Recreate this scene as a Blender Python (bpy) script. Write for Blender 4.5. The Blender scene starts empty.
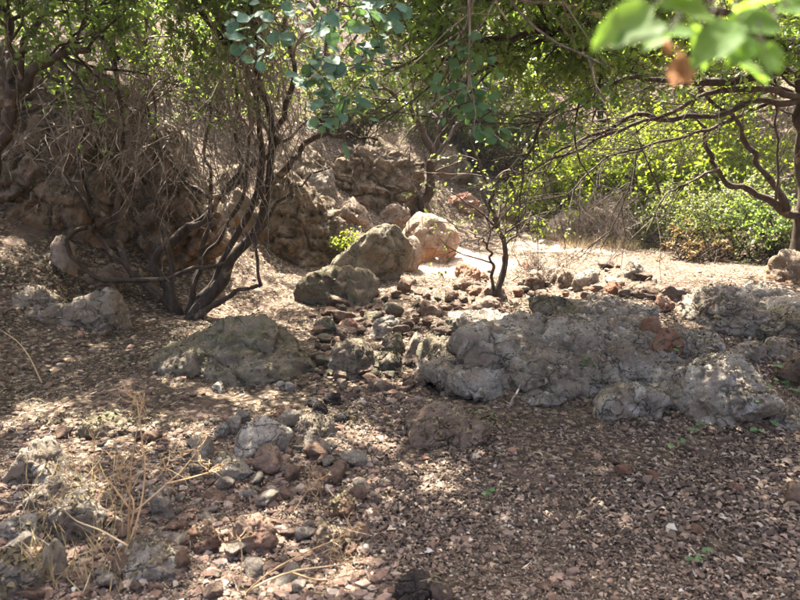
import bpy, math, random
import numpy as np
from mathutils import Vector, Matrix, Euler
from mathutils.bvhtree import BVHTree

random.seed(7)
RNG = np.random.default_rng(7)
SC = bpy.context.scene
COL = SC.collection

# ------------------------------------------------------------------ camera
PITCH = math.radians(8.0)
FPX = 628.0                     # focal length in pixels of the 800 x 600 photograph
CAM = np.array([0.0, 0.0, 1.5])
cd = bpy.data.cameras.new('camera')
cd.sensor_width = 36.0
cd.lens = 36.0 * FPX / 800.0
cd.clip_start = 0.05
cd.clip_end = 400.0
cd.dof.use_dof = True
cd.dof.focus_distance = 6.0
cd.dof.aperture_fstop = 3.8
cam = bpy.data.objects.new('camera', cd)
cam.location = CAM
cam.rotation_euler = (math.pi / 2 - PITCH, 0, 0)
COL.objects.link(cam)
SC.camera = cam

# ------------------------------------------------------------------ sky and sun
SUN = np.array([-0.16, 0.40, 0.90]); SUN /= np.linalg.norm(SUN)   # direction to the sun
elev = math.asin(SUN[2]); azim = math.atan2(SUN[0], SUN[1])
w = bpy.data.worlds.new('World'); SC.world = w; w.use_nodes = True
nt = w.node_tree
sky = nt.nodes.new('ShaderNodeTexSky'); sky.sky_type = 'NISHITA'; sky.sun_disc = False
sky.sun_elevation = elev; sky.sun_rotation = azim
sky.dust_density = 6.0; sky.ozone_density = 0.6; sky.air_density = 0.6
bg = nt.nodes['Background']; bg.inputs['Strength'].default_value = 0.12
nt.links.new(sky.outputs[0], bg.inputs['Color'])
sl = bpy.data.lights.new('sun', 'SUN'); sl.energy = 5.0; sl.angle = math.radians(0.53)
sl.color = (1.0, 0.93, 0.82)
so = bpy.data.objects.new('sun', sl)
so.rotation_euler = Vector(SUN).to_track_quat('Z', 'Y').to_euler()
so.location = (-4, 10, 25)
COL.objects.link(so)
SC.view_settings.view_transform = 'Standard'
SC.view_settings.look = 'None'
SC.view_settings.gamma = 1.0
SC.view_settings.exposure = 3.22
SC.cycles.max_bounces = 8
SC.cycles.diffuse_bounces = 5
SC.cycles.transmission_bounces = 5
SC.cycles.use_denoising = True
SC.cycles.sample_clamp_indirect = 6.0

# ------------------------------------------------------------------ numeric helpers
def smooth(a, b, x):
    t = np.clip((x - a) / (b - a), 0, 1)
    return t * t * (3 - 2 * t)

def _hash(i, j, k, seed):
    h = (i.astype(np.int64) * 374761393 + j.astype(np.int64) * 668265263 + k.astype(np.int64) * 2147483647 + seed * 974711) & 0xffffffff
    h = ((h ^ (h >> 13)) * 1274126177) & 0xffffffff
    h = (h ^ (h >> 16)) * 2246822519 & 0xffffffff
    return ((h ^ (h >> 15)) & 0xffffff) / float(0xffffff)

def vnoise(p, seed=0):
    """value noise, -1..1, p (N,3)"""
    f = np.floor(p); r = p - f; r = r * r * (3 - 2 * r)
    i = f.astype(np.int64)
    out = 0
    for dx in (0, 1):
        wx = r[:, 0] if dx else 1 - r[:, 0]
        for dy in (0, 1):
            wy = r[:, 1] if dy else 1 - r[:, 1]
            for dz in (0, 1):
                wz = r[:, 2] if dz else 1 - r[:, 2]
                out = out + wx * wy * wz * _hash(i[:, 0] + dx, i[:, 1] + dy, i[:, 2] + dz, seed)
    return out * 2 - 1

def fbm(p, octaves=4, seed=0, gain=0.5, ridged=False):
    a = 1.0; s = 0; t = 0
    for o in range(octaves):
        n = vnoise(p * (2.03 ** o) + 17.3 * o, seed + o)
        if ridged: n = 1 - 2 * np.abs(n)
        s = s + a * n; t += a; a *= gain
    return s / t

def p2(x, y):
    return np.stack([x, y, np.zeros_like(x)], 1)

def norm(v):
    return v / np.maximum(np.linalg.norm(v, axis=-1, keepdims=True), 1e-9)

# ------------------------------------------------------------------ pixels to rays
FWD = np.array([0, math.cos(PITCH), -math.sin(PITCH)])
UPV = np.array([0, math.sin(PITCH), math.cos(PITCH)])
def rays(px, py):
    px = np.asarray(px, float); py = np.asarray(py, float)
    d = FWD + ((px - 400) / FPX)[..., None] * np.array([1.0, 0, 0]) + ((300 - py) / FPX)[..., None] * UPV
    return d
def at(px, py, y):
    d = rays(px, py)
    return CAM + d * (y / d[1])
def to_px(P):
    q = P - CAM
    z = np.maximum(q @ FWD, 1e-3)
    return 400 + FPX * q[:, 0] / z, 300 - FPX * (q @ UPV) / z

# ------------------------------------------------------------------ terrain height
YS = np.array([-60, -5, 2, 4, 6, 8, 9.5, 11, 12.5, 14, 16, 19, 24, 32, 60])
ZB = np.array([0.6, 0.0, 0.0, 0.0, 0.10, 0.28, 0.40, 0.55, 0.68, 0.86, 1.35, 2.7, 5.6, 10.0, 23.0])
YL = np.array([-60, 0, 3, 5, 6, 7, 8, 9.5, 11, 12, 13, 14, 15, 17, 20, 26, 60])
XL = np.array([-9, -5, -3.6, -3.1, -2.9, -2.4, -1.9, -1.0, -0.1, 0.5, 1.3, 2.0, 2.7, 3.4, 4.0, 4.5, 5.0])
YR = np.array([-60, 4, 7, 9, 11, 14, 17, 22, 60])
XR = np.array([9, 6.0, 6.0, 6.2, 6.4, 7.2, 8.4, 10, 12])
def height(x, y):
    x = np.asarray(x, float); y = np.asarray(y, float)
    shp = x.shape; x = x.ravel(); y = y.ravel()
    z = np.interp(y, YS, ZB)
    # left hillside
    wob = 0.35 * vnoise(p2(x * 0.7, y * 0.7), 5)
    d = np.interp(y, YL, XL) - x + wob
    dp = np.maximum(d, 0)
    near = 1 - smooth(8.5, 12.0, y)
    cl = smooth(3.0, 4.2, d) * 1.5 * near * smooth(5.6, 7.6, y)      # steep rocky bank behind the left tree
    z = z + 0.20 * np.minimum(dp, 1.0) + 0.52 * np.maximum(dp - 1.0, 0) * (0.45 + 0.55 * smooth(5, 8, y)) + cl
    # right ledge (bedrock step) and bank
    lx = np.interp(y, [3.8, 4.6, 5.0, 6.0, 7.2, 9.0], [0.6, 0.45, 0.5, 1.0, 1.75, 2.6])
    le = smooth(-0.25, 0.75, x - lx) * smooth(4.3, 6.1, y + 0.10 * vnoise(p2(x * 2, y * 2), 9)) * (1 - smooth(7.5, 12, y)) * 0.40
    z = z + le
    dr = np.maximum(x - np.interp(y, YR, XR) + wob, 0)
    z = z + 0.55 * dr
    # rise of the rubble slope on the left foreground
    z = z + 0.10 * smooth(-0.4, -2.4, x) * (1 - smooth(5.5, 8, y))
    # relief
    n = fbm(p2(x * 0.55, y * 0.55), 3, 21) * 0.10 + fbm(p2(x * 2.3, y * 2.3), 4, 31) * 0.045
    bed = np.exp(-((x - np.interp(y, [4.5, 6, 8, 9.5], [-0.2, 0.0, 0.7, 1.3])) / 1.3) ** 2) * smooth(4.5, 5.5, y) * (1 - smooth(9.5, 11, y))
    n = n + bed * (fbm(p2(x * 4.5, y * 4.5), 4, 41, ridged=True) * 0.06 - 0.03)
    n = n * (0.45 + 0.55 * smooth(3.2, 5.0, y))
    n = n + fbm(p2(x * 9, y * 9), 2, 51) * 0.012
    z = z + n
    return z.reshape(shp)

# cached grid for ray marching
GX0, GY0, GS = -20.0, 0.0, 0.05
gxx = np.arange(GX0, 22.0, GS); gyy = np.arange(GY0, 36.0, GS)
HG = height(*np.meshgrid(gxx, gyy, indexing='ij'))
def hq(x, y):
    u = np.clip((np.asarray(x) - GX0) / GS, 0, HG.shape[0] - 1.001); v = np.clip((np.asarray(y) - GY0) / GS, 0, HG.shape[1] - 1.001)
    i = u.astype(int); j = v.astype(int); a = u - i; b = v - j
    return (HG[i, j] * (1 - a) * (1 - b) + HG[i + 1, j] * a * (1 - b) + HG[i, j + 1] * (1 - a) * b + HG[i + 1, j + 1] * a * b)
def ground(px, py):
    """first hit of pixel rays with the terrain, vectorised; NaN where none"""
    px = np.atleast_1d(np.asarray(px, float)); py = np.atleast_1d(np.asarray(py, float))
    d = rays(px, py); d = d / d[:, 1:2]
    out = np.full((len(px), 3), np.nan); alive = np.ones(len(px), bool)
    t = 1.6
    while t < 34:
        P = CAM + d * t
        hit = alive & (P[:, 2] <= hq(P[:, 0], P[:, 1]))
        out[hit] = P[hit]; alive &= ~hit
        if not alive.any(): break
        t *= 1.006
    return out
def g1(px, py):
    p = ground([px], [py])[0]
    return p

# ------------------------------------------------------------------ mesh helpers
def mesh_arrays(name, V, loops, starts, totals, attr=None, smooth_shade=True):
    me = bpy.data.meshes.new(name)
    V = np.ascontiguousarray(V, np.float32)
    me.vertices.add(len(V)); me.vertices.foreach_set('co', V.ravel())
    me.loops.add(len(loops)); me.loops.foreach_set('vertex_index', np.ascontiguousarray(loops, np.int32))
    me.polygons.add(len(starts)); me.polygons.foreach_set('loop_start', np.ascontiguousarray(starts, np.int32))
    if attr:
        for k, v in attr.items():
            a = me.attributes.new(k, 'FLOAT', 'POINT'); a.data.foreach_set('value', np.ascontiguousarray(v, np.float32))
    me.polygons.foreach_set('use_smooth', np.full(len(starts), smooth_shade, bool))
    me.update(calc_edges=True)
    return me

def poly_arrays(F):
    """list of face index arrays (each (n,k)) -> loops, starts, totals"""
    loops = np.concatenate([f.ravel() for f in F]); tot = np.concatenate([np.full(len(f), f.shape[1]) for f in F])
    st = np.concatenate([[0], np.cumsum(tot)[:-1]])
    return loops, st, tot

def add_obj(name, me, mat=None, parent=None, loc=None):
    o = bpy.data.objects.new(name, me)
    if mat is not None and me is not None and len(me.materials) == 0: me.materials.append(mat)
    COL.objects.link(o)
    if loc is not None: o.location = loc
    if parent is not None: o.parent = parent
    return o

def thing(name, label, cat, loc=(0, 0, 0), group=None):
    o = bpy.data.objects.new(name, None); COL.objects.link(o); o.location = loc
    o.empty_display_size = 0.1
    return tag(o, label, cat, group)
def tag(o, label, cat, group=None):
    o['label'] = label; o['category'] = cat
    if group: o['group'] = group
    return o

class Geo:
    """collects vertex and face blocks for one mesh"""
    def __init__(s): s.V = []; s.F = {}; s.n = 0; s.A = []
    def add(s, V, faces, a=None):
        s.V.append(V)
        for f in faces:
            s.F.setdefault(f.shape[1], []).append(f + s.n)
        s.A.append(np.zeros(len(V)) if a is None else a)
        s.n += len(V)
    def tubes(s, P, R, sides=5, cap=True):
        """P (M,K,3), R (M,K)"""
        M, K, _ = P.shape
        T = norm(np.gradient(P, axis=1))
        ref = np.where(np.abs(T[..., 2:3]) > 0.9, np.array([1.0, 0, 0]), np.array([0, 0, 1.0]))
        ref = np.broadcast_to(ref[:, :1], T.shape)
        A = norm(np.cross(T, ref)); B = np.cross(T, A)
        ang = np.arange(sides) * 2 * math.pi / sides
        V = P[:, :, None] + R[:, :, None, None] * (A[:, :, None] * np.cos(ang)[:, None] + B[:, :, None] * np.sin(ang)[:, None])
        idx = np.arange(M * K * sides).reshape(M, K, sides)
        a = idx[:, :-1]; b = idx[:, 1:]
        q = np.stack([a, np.roll(a, -1, 2), np.roll(b, -1, 2), b], -1).reshape(-1, 4)
        F = [q]
        if cap:
            F.append(idx[:, -1, :].reshape(M, sides)); F.append(idx[:, 0, ::-1].reshape(M, sides))
        s.add(V.reshape(-1, 3), F, np.repeat(RNG.random(M), K * sides))
    def leaves(s, P, D, N, L, W, simple=False, curl=0.12):
        """leaf blades: base P, direction D, normal N, length L, width W"""
        n = len(P)
        if n == 0: return
        D = norm(D); S = norm(np.cross(N, D)); N = np.cross(D, S)
        if simple == 'litter':
            uv = np.array([[0, 0, 0], [.35, -.46, curl], [.38, .46, curl], [.72, -.38, curl * 0.6], [.70, .38, curl * 0.6], [1, 0, -curl]])
            faces = [np.array([[0, 1, 2], [3, 5, 4]]), np.array([[1, 3, 4, 2]])]
        elif simple:
            uv = np.array([[0, 0, 0], [.45, -.5, curl], [1, 0, 0], [.45, .5, curl]])
            faces = [np.array([[0, 1, 2, 3]])]
        else:
            uv = np.array([[0, 0, 0], [.28, -.42, curl], [.28, .42, curl], [.66, -.44, curl], [.66, .44, curl], [1, 0, -curl], [.30, 0, 0], [.66, 0, -.02]])
            faces = [np.array([[0, 1, 6], [0, 6, 2], [3, 5, 7], [7, 5, 4]]), np.array([[1, 3, 7, 6], [6, 7, 4, 2]])]
        V = P[:, None] + uv[None, :, :1] * (D * L[:, None])[:, None] + uv[None, :, 1:2] * (S * W[:, None])[:, None] + uv[None, :, 2:] * (N * W[:, None])[:, None]
        k = len(uv); off = np.arange(n)[:, None, None] * k
        s.add(V.reshape(-1, 3), [(f[None] + off).reshape(-1, f.shape[1]) for f in faces], np.repeat(RNG.random(n), k))
    def mesh(s, name, extra=None, smooth_shade=True):
        F = [np.concatenate(v) for v in s.F.values()]
        l, st, t = poly_arrays(F)
        at_ = {'rnd': np.concatenate(s.A)}
        if extra: at_.update(extra)
        return mesh_arrays(name, np.concatenate(s.V), l, st, t, at_, smooth_shade)

def catmull(pts, K):
    p = np.asarray(pts, float)
    if len(p) == 2: 
        t = np.linspace(0, 1, K)[:, None]; return p[0] * (1 - t) + p[1] * t
    q = np.vstack([2 * p[0] - p[1], p, 2 * p[-1] - p[-2]])
    u = np.linspace(0, len(p) - 1 - 1e-6, K); i = u.astype(int); t = (u - i)[:, None]
    a, b, c, d = q[i], q[i + 1], q[i + 2], q[i + 3]
    return 0.5 * (2 * b + (c - a) * t + (2 * a - 5 * b + 4 * c - d) * t ** 2 + (3 * b - a - 3 * c + d) * t ** 3)

# ------------------------------------------------------------------ materials
def new_mat(name):
    m = bpy.data.materials.new(name); m.use_nodes = True
    nt = m.node_tree; nt.nodes.clear()
    out = nt.nodes.new('ShaderNodeOutputMaterial')
    return m, nt, out
def N(nt, t, **kw):
    n = nt.nodes.new(t)
    for k, v in kw.items():
        if k.startswith('_'): setattr(n, k[1:], v)
        else: n.inputs[k].default_value = v
    return n
def ramp(nt, fac, stops, interp='LINEAR'):
    r = nt.nodes.new('ShaderNodeValToRGB'); r.color_ramp.interpolation = interp
    e = r.color_ramp.elements
    while len(e) > 1: e.remove(e[-1])
    e[0].position = stops[0][0]; e[0].color = (*stops[0][1], 1)
    for p, c in stops[1:]:
        x = e.new(p); x.color = (*c, 1)
    nt.links.new(fac, r.inputs[0])
    return r.outputs[0]
def mix(nt, fac, a, b, mode='MIX'):
    m = nt.nodes.new('ShaderNodeMix'); m.data_type = 'RGBA'; m.blend_type = mode
    for s, v in ((m.inputs[0], fac), (m.inputs[6], a), (m.inputs[7], b)):
        if hasattr(v, 'links'): nt.links.new(v, s)
        else: s.default_value = v if not isinstance(v, tuple) else (*v, 1)
    return m.outputs[2]
def math_(nt, op, a, b=0.0, clamp=False):
    m = nt.nodes.new('ShaderNodeMath'); m.operation = op; m.use_clamp = clamp
    for s, v in ((m.inputs[0], a), (m.inputs[1], b)):
        if hasattr(v, 'links'): nt.links.new(v, s)
        else: s.default_value = v
    return m.outputs[0]
def noise(nt, vec, scale, detail=6, rough=0.6):
    n = N(nt, 'ShaderNodeTexNoise', Scale=scale, Detail=detail, Roughness=rough)
    nt.links.new(vec, n.inputs['Vector']); return n.outputs['Fac']
def sstep(nt, v, a, b):
    m = nt.nodes.new('ShaderNodeMapRange'); m.interpolation_type = 'SMOOTHSTEP'
    nt.links.new(v, m.inputs[0]); m.inputs[1].default_value = a; m.inputs[2].default_value = b
    return m.outputs[0]

def rock_mat(name, dark, mid, light, lichen=0.4, stain=(0.42, 0.20, 0.09), stain_amt=0.3, moss=0.0, rough=0.95, scale=1.0):
    m, nt, out = new_mat(name)
    tc = N(nt, 'ShaderNodeTexCoord'); oi = N(nt, 'ShaderNodeObjectInfo')
    add = N(nt, 'ShaderNodeVectorMath', _operation='ADD')
    sc_ = N(nt, 'ShaderNodeVectorMath', _operation='SCALE'); sc_.inputs['Scale'].default_value = 37.0
    cx = N(nt, 'ShaderNodeCombineXYZ')
    for i in range(3): nt.links.new(oi.outputs['Random'], cx.inputs[i])
    nt.links.new(cx.outputs[0], sc_.inputs[0]); nt.links.new(tc.outputs['Object'], add.inputs[0]); nt.links.new(sc_.outputs[0], add.inputs[1])
    v = add.outputs[0]
    n1 = noise(nt, v, 3.2 * scale, 9, 0.68)
    c = ramp(nt, n1, [(0.34, dark), (0.50, mid), (0.62, light)])
    nb = noise(nt, v, 1.3 * scale, 5, 0.6)
    c = mix(nt, math_(nt, 'MULTIPLY', sstep(nt, nb, 0.44, 0.62), 0.7), c, tuple(x * f_ for x, f_ in zip(mid, (0.62, 0.55, 0.47))))
    nd = noise(nt, v, 9.0 * scale, 7, 0.75)
    c = mix(nt, math_(nt, 'MULTIPLY', sstep(nt, nd, 0.56, 0.66), 0.65), c, tuple(x * 0.6 for x in dark))
    # fine grain
    n2 = noise(nt, v, 38 * scale, 6, 0.75)
    c = mix(nt, 0.55, c, ramp(nt, n2, [(0.30, (0.33, 0.33, 0.33)), (0.5, (0.5, 0.5, 0.5)), (0.72, (0.85, 0.83, 0.80))]), 'OVERLAY')
    # ochre staining, stronger toward the buried base of the stone
    sep = N(nt, 'ShaderNodeSeparateXYZ'); nt.links.new(tc.outputs['Generated'], sep.inputs[0])
    n3 = noise(nt, v, 4.5 * scale, 5)
    s = math_(nt, 'ADD', n3, math_(nt, 'MULTIPLY', math_(nt, 'SUBTRACT', 0.55, sep.outputs[2]), 0.55))
    lo = 0.72 - 0.45 * stain_amt
    sf = math_(nt, 'MULTIPLY', sstep(nt, s, lo, lo + 0.16), 0.85)
    c = mix(nt, sf, c, mix(nt, noise(nt, v, 14), stain, tuple(x * 0.55 for x in stain)))
    # pale lichen crusts
    if lichen > 0:
        n4 = noise(nt, v, 7.5 * scale, 8, 0.72)
        lf = math_(nt, 'MULTIPLY', sstep(nt, n4, 0.66 - 0.14 * lichen, 0.71 - 0.14 * lichen), 0.85)
        c = mix(nt, lf, c, (0.52, 0.48, 0.41))
    if moss > 0:
        geo = N(nt, 'ShaderNodeNewGeometry'); sn = N(nt, 'ShaderNodeSeparateXYZ'); nt.links.new(geo.outputs['Normal'], sn.inputs[0])
        mm = math_(nt, 'ADD', noise(nt, v, 6, 7, 0.7), math_(nt, 'MULTIPLY', sn.outputs[2], 0.15))
        mf = math_(nt, 'MULTIPLY', sstep(nt, mm, 0.75 - 0.3 * moss, 0.85 - 0.25 * moss), 0.8)
        c = mix(nt, mf, c, mix(nt, noise(nt, v, 50), (0.055, 0.06, 0.02), (0.16, 0.15, 0.06)))
    # hairline fissures
    wv_ = N(nt, 'ShaderNodeVectorMath', _operation='ADD'); nz_ = N(nt, 'ShaderNodeTexNoise', Scale=4.0, Detail=5.0)
    nt.links.new(v, nz_.inputs['Vector']); ns_ = N(nt, 'ShaderNodeVectorMath', _operation='SCALE'); ns_.inputs['Scale'].default_value = 0.45
    nt.links.new(nz_.outputs['Color'], ns_.inputs[0]); nt.links.new(v, wv_.inputs[0]); nt.links.new(ns_.outputs[0], wv_.inputs[1])
    ve = N(nt, 'ShaderNodeTexVoronoi', _feature='DISTANCE_TO_EDGE', Scale=4.2 * scale); nt.links.new(wv_.outputs[0], ve.inputs['Vector'])
    crack = math_(nt, 'MULTIPLY', sstep(nt, ve.outputs['Distance'], 0.035, 0.006), sstep(nt, noise(nt, v, 2.2, 4), 0.42, 0.56))
    c = mix(nt, math_(nt, 'MULTIPLY', crack, 0.8), c, tuple(x * 0.35 for x in dark))
    # dark pits
    vo = N(nt, 'ShaderNodeTexVoronoi', Scale=26.0 * scale); nt.links.new(v, vo.inputs['Vector'])
    pit = math_(nt, 'MULTIPLY', sstep(nt, vo.outputs['Distance'], 0.22, 0.05), sstep(nt, n1, 0.45, 0.6))
    c = mix(nt, math_(nt, 'MULTIPLY', pit, 0.35), c, tuple(x * 0.5 for x in dark))
    c = mix(nt, math_(nt, 'MULTIPLY', sstep(nt, noise(nt, v, 5.5, 6, 0.7), 0.40, 0.66), 0.0 if name == 'charred_clod' else 0.62), c, (0.29, 0.215, 0.155))
    b = N(nt, 'ShaderNodeBsdfPrincipled', Roughness=rough)
    b.inputs['Specular IOR Level'].default_value = 0.25
    nt.links.new(c, b.inputs['Base Color'])
    h = math_(nt, 'ADD', math_(nt, 'MULTIPLY', noise(nt, v, 16 * scale, 10, 0.72), 1.0), math_(nt, 'SUBTRACT', math_(nt, 'MULTIPLY', pit, -0.25), math_(nt, 'MULTIPLY', crack, 0.5)))
    bu = N(nt, 'ShaderNodeBump', Strength=1.0, Distance=0.09); nt.links.new(h, bu.inputs['Height'])
    nt.links.new(bu.outputs[0], b.inputs['Normal'])
    nt.links.new(b.outputs[0], out.inputs['Surface'])
    return m

def leaf_mat(name, stops, trans=0.4, rough=0.5, tcol=None, spec=0.35, uniform=False):
    m, nt, out = new_mat(name)
    if uniform:
        a = N(nt, 'ShaderNodeObjectInfo'); fac = a.outputs['Random']
    else:
        a = N(nt, 'ShaderNodeAttribute', _attribute_name='rnd'); fac = a.outputs['Fac']
    c = ramp(nt, fac, stops)
    tc = N(nt, 'ShaderNodeTexCoord')
    if uniform:
        sp = N(nt, 'ShaderNodeSeparateXYZ'); nt.links.new(tc.outputs['Object'], sp.inputs[0])
        ay = math_(nt, 'ABSOLUTE', sp.outputs[1])
        rib = sstep(nt, ay, 0.022, 0.006)
        sv = math_(nt, 'SINE', math_(nt, 'MULTIPLY', math_(nt, 'SUBTRACT', sp.outputs[0], math_(nt, 'MULTIPLY', ay, 0.9)), 48.0))
        vein = math_(nt, 'MAXIMUM', rib, math_(nt, 'MULTIPLY', sstep(nt, sv, 0.86, 0.99), 0.55))
        c = mix(nt, math_(nt, 'MULTIPLY', vein, 0.5), c, tuple(min(1, x * 1.9 + 0.03) for x in stops[-1][1]))
        oi2 = N(nt, 'ShaderNodeObjectInfo'); ofs = N(nt, 'ShaderNodeVectorMath', _operation='ADD')
        cxx = N(nt, 'ShaderNodeCombineXYZ'); nt.links.new(math_(nt, 'MULTIPLY', oi2.outputs['Random'], 60.0), cxx.inputs[2])
        nt.links.new(tc.outputs['Object'], ofs.inputs[0]); nt.links.new(cxx.outputs[0], ofs.inputs[1])
        c = mix(nt, math_(nt, 'MULTIPLY', sstep(nt, noise(nt, ofs.outputs[0], 5.0, 6, 0.7), 0.60, 0.72), 0.7), c, (0.16, 0.12, 0.045))
    c = mix(nt, 0.35, c, ramp(nt, noise(nt, tc.outputs['Object'], 45, 4), [(0.3, (0.3, 0.3, 0.3)), (0.7, (0.75, 0.75, 0.75))]), 'OVERLAY')
    b = N(nt, 'ShaderNodeBsdfPrincipled', Roughness=rough); b.inputs['Specular IOR Level'].default_value = spec
    nt.links.new(c, b.inputs['Base Color'])
    if trans > 0:
        t = N(nt, 'ShaderNodeBsdfTranslucent')
        if tcol: nt.links.new(mix(nt, 0.75, c, tcol), t.inputs['Color'])
        else: nt.links.new(c, t.inputs['Color'])
        mx = N(nt, 'ShaderNodeMixShader'); mx.inputs[0].default_value = trans
        nt.links.new(b.outputs[0], mx.inputs[1]); nt.links.new(t.outputs[0], mx.inputs[2])
        nt.links.new(mx.outputs[0], out.inputs['Surface'])
    else: nt.links.new(b.outputs[0], out.inputs['Surface'])
    return m

def bark_mat(name, dark, light, sc_=14.0):
    m, nt, out = new_mat(name)
    tc = N(nt, 'ShaderNodeTexCoord'); v = tc.outputs['Object']
    a = N(nt, 'ShaderNodeAttribute', _attribute_name='rnd')
    mp = N(nt, 'ShaderNodeMapping'); mp.inputs['Scale'].default_value = (1, 1, 0.3); nt.links.new(v, mp.inputs['Vector'])
    n = noise(nt, mp.outputs[0], sc_, 8, 0.7)
    c = ramp(nt, n, [(0.32, dark), (0.52, tuple((x + y) / 2 for x, y in zip(dark, light))), (0.68, light)])
    c = mix(nt, sstep(nt, noise(nt, v, 5, 5), 0.58, 0.66), c, tuple(x * 1.9 for x in light))
    c = mix(nt, 0.5, c, ramp(nt, a.outputs['Fac'], [(0, (0.3, 0.3, 0.3)), (1, (0.7, 0.68, 0.65))]), 'OVERLAY')
    b = N(nt, 'ShaderNodeBsdfPrincipled', Roughness=0.9); b.inputs['Specular IOR Level'].default_value = 0.2
    nt.links.new(c, b.inputs['Base Color'])
    bu = N(nt, 'ShaderNodeBump', Strength=0.8, Distance=0.02); nt.links.new(noise(nt, mp.outputs[0], sc_ * 2.5, 8, 0.7), bu.inputs['Height'])
    nt.links.new(bu.outputs[0], b.inputs['Normal']); nt.links.new(b.outputs[0], out.inputs['Surface'])
    return m

def soil_mat():
    m, nt, out = new_mat('soil_with_litter')
    geo = N(nt, 'ShaderNodeNewGeometry'); v = geo.outputs['Position']
    vo = N(nt, 'ShaderNodeTexVoronoi', Scale=34.0); nt.links.new(v, vo.inputs['Vector'])
    wc = N(nt, 'ShaderNodeTexWhiteNoise', _noise_dimensions='3D'); nt.links.new(vo.outputs['Color'], wc.inputs[0])
    leafc = ramp(nt, wc.outputs['Value'], [(0.0, (0.034, 0.024, 0.018)), (0.5, (0.064, 0.045, 0.032)), (0.75, (0.11, 0.08, 0.055)), (0.9, (0.18, 0.135, 0.09)), (1.0, (0.28, 0.22, 0.155))])
    soil = ramp(nt, noise(nt, v, 6, 8, 0.7), [(0.3, (0.055, 0.039, 0.03)), (0.55, (0.115, 0.08, 0.06)), (0.75, (0.185, 0.13, 0.096))])
    f = sstep(nt, noise(nt, v, 1.1, 6, 0.65), 0.32, 0.48)
    c = mix(nt, f, soil, leafc)
    # bare pinkish earth, spread wide and pale to paint in the clearing's sunlight
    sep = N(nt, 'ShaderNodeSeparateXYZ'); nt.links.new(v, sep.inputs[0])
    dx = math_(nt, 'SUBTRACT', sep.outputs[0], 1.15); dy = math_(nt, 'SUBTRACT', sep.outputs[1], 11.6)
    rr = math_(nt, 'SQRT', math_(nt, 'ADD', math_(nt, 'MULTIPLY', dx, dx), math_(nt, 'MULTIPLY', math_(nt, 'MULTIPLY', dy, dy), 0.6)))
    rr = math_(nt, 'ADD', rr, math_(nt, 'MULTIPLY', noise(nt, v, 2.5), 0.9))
    ex = math_(nt, 'SUBTRACT', sep.outputs[0], 3.6); ey = math_(nt, 'SUBTRACT', sep.outputs[1], 13.4)  # second pale patch, painted in for the sunlit ground farther back
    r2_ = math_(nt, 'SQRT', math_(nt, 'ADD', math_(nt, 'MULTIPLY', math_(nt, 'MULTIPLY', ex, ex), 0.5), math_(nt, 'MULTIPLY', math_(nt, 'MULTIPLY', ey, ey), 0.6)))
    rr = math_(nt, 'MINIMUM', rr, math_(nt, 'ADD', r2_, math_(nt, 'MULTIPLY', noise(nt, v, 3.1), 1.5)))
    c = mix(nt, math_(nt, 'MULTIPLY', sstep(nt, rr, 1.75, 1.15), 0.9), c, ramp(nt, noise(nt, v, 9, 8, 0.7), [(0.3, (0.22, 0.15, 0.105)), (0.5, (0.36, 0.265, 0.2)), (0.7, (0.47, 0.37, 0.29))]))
    b = N(nt, 'ShaderNodeBsdfPrincipled', Roughness=1.0); b.inputs['Specular IOR Level'].default_value = 0.1
    nt.links.new(c, b.inputs['Base Color'])
    hgt = math_(nt, 'ADD', math_(nt, 'MULTIPLY', wc.outputs['Value'], 0.6), noise(nt, v, 22, 8, 0.7))
    bu = N(nt, 'ShaderNodeBump', Strength=0.9, Distance=0.03); nt.links.new(hgt, bu.inputs['Height'])
    nt.links.new(bu.outputs[0], b.inputs['Normal']); nt.links.new(b.outputs[0], out.inputs['Surface'])
    return m

M = {}
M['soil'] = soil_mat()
M['grey'] = rock_mat('weathered_limestone', (0.13, 0.112, 0.088), (0.285, 0.248, 0.198), (0.43, 0.385, 0.315), 0.65, (0.26, 0.16, 0.10), 0.18)
M['pale'] = rock_mat('lichen_limestone', (0.16, 0.138, 0.108), (0.31, 0.272, 0.218), (0.46, 0.415, 0.345), 0.85, (0.27, 0.15, 0.09), 0.25)
M['mossy'] = rock_mat('mossy_limestone', (0.085, 0.077, 0.054), (0.165, 0.148, 0.105), (0.25, 0.225, 0.17), 0.25, (0.2, 0.13, 0.07), 0.2, 0.55)
M['brown'] = rock_mat('brown_stone', (0.09, 0.06, 0.045), (0.19, 0.13, 0.095), (0.30, 0.22, 0.16), 0.2, (0.26, 0.14, 0.08), 0.35)
M['red'] = rock_mat('red_stone', (0.18, 0.085, 0.05), (0.31, 0.14, 0.085), (0.40, 0.23, 0.15), 0.1, (0.40, 0.17, 0.09), 0.5)
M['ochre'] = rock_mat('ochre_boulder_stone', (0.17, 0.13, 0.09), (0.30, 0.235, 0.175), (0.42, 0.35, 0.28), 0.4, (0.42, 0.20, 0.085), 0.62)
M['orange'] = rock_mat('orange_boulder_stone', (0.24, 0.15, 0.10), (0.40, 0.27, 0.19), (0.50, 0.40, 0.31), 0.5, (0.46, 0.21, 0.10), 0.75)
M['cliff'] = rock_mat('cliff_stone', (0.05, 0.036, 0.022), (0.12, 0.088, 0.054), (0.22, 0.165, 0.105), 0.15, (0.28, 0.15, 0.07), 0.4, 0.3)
M['black'] = rock_mat('charred_clod', (0.02, 0.014, 0.012), (0.042, 0.030, 0.026), (0.085, 0.062, 0.052), 0.0, (0.06, 0.035, 0.025), 0.1, 0.0, 0.6)
M['clod'] = rock_mat('earth_clod', (0.13, 0.075, 0.05), (0.24, 0.14, 0.095), (0.36, 0.24, 0.17), 0.1, (0.30, 0.14, 0.08), 0.4)
M['bark'] = bark_mat('dark_bark', (0.018, 0.013, 0.010), (0.075, 0.055, 0.04))
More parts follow.
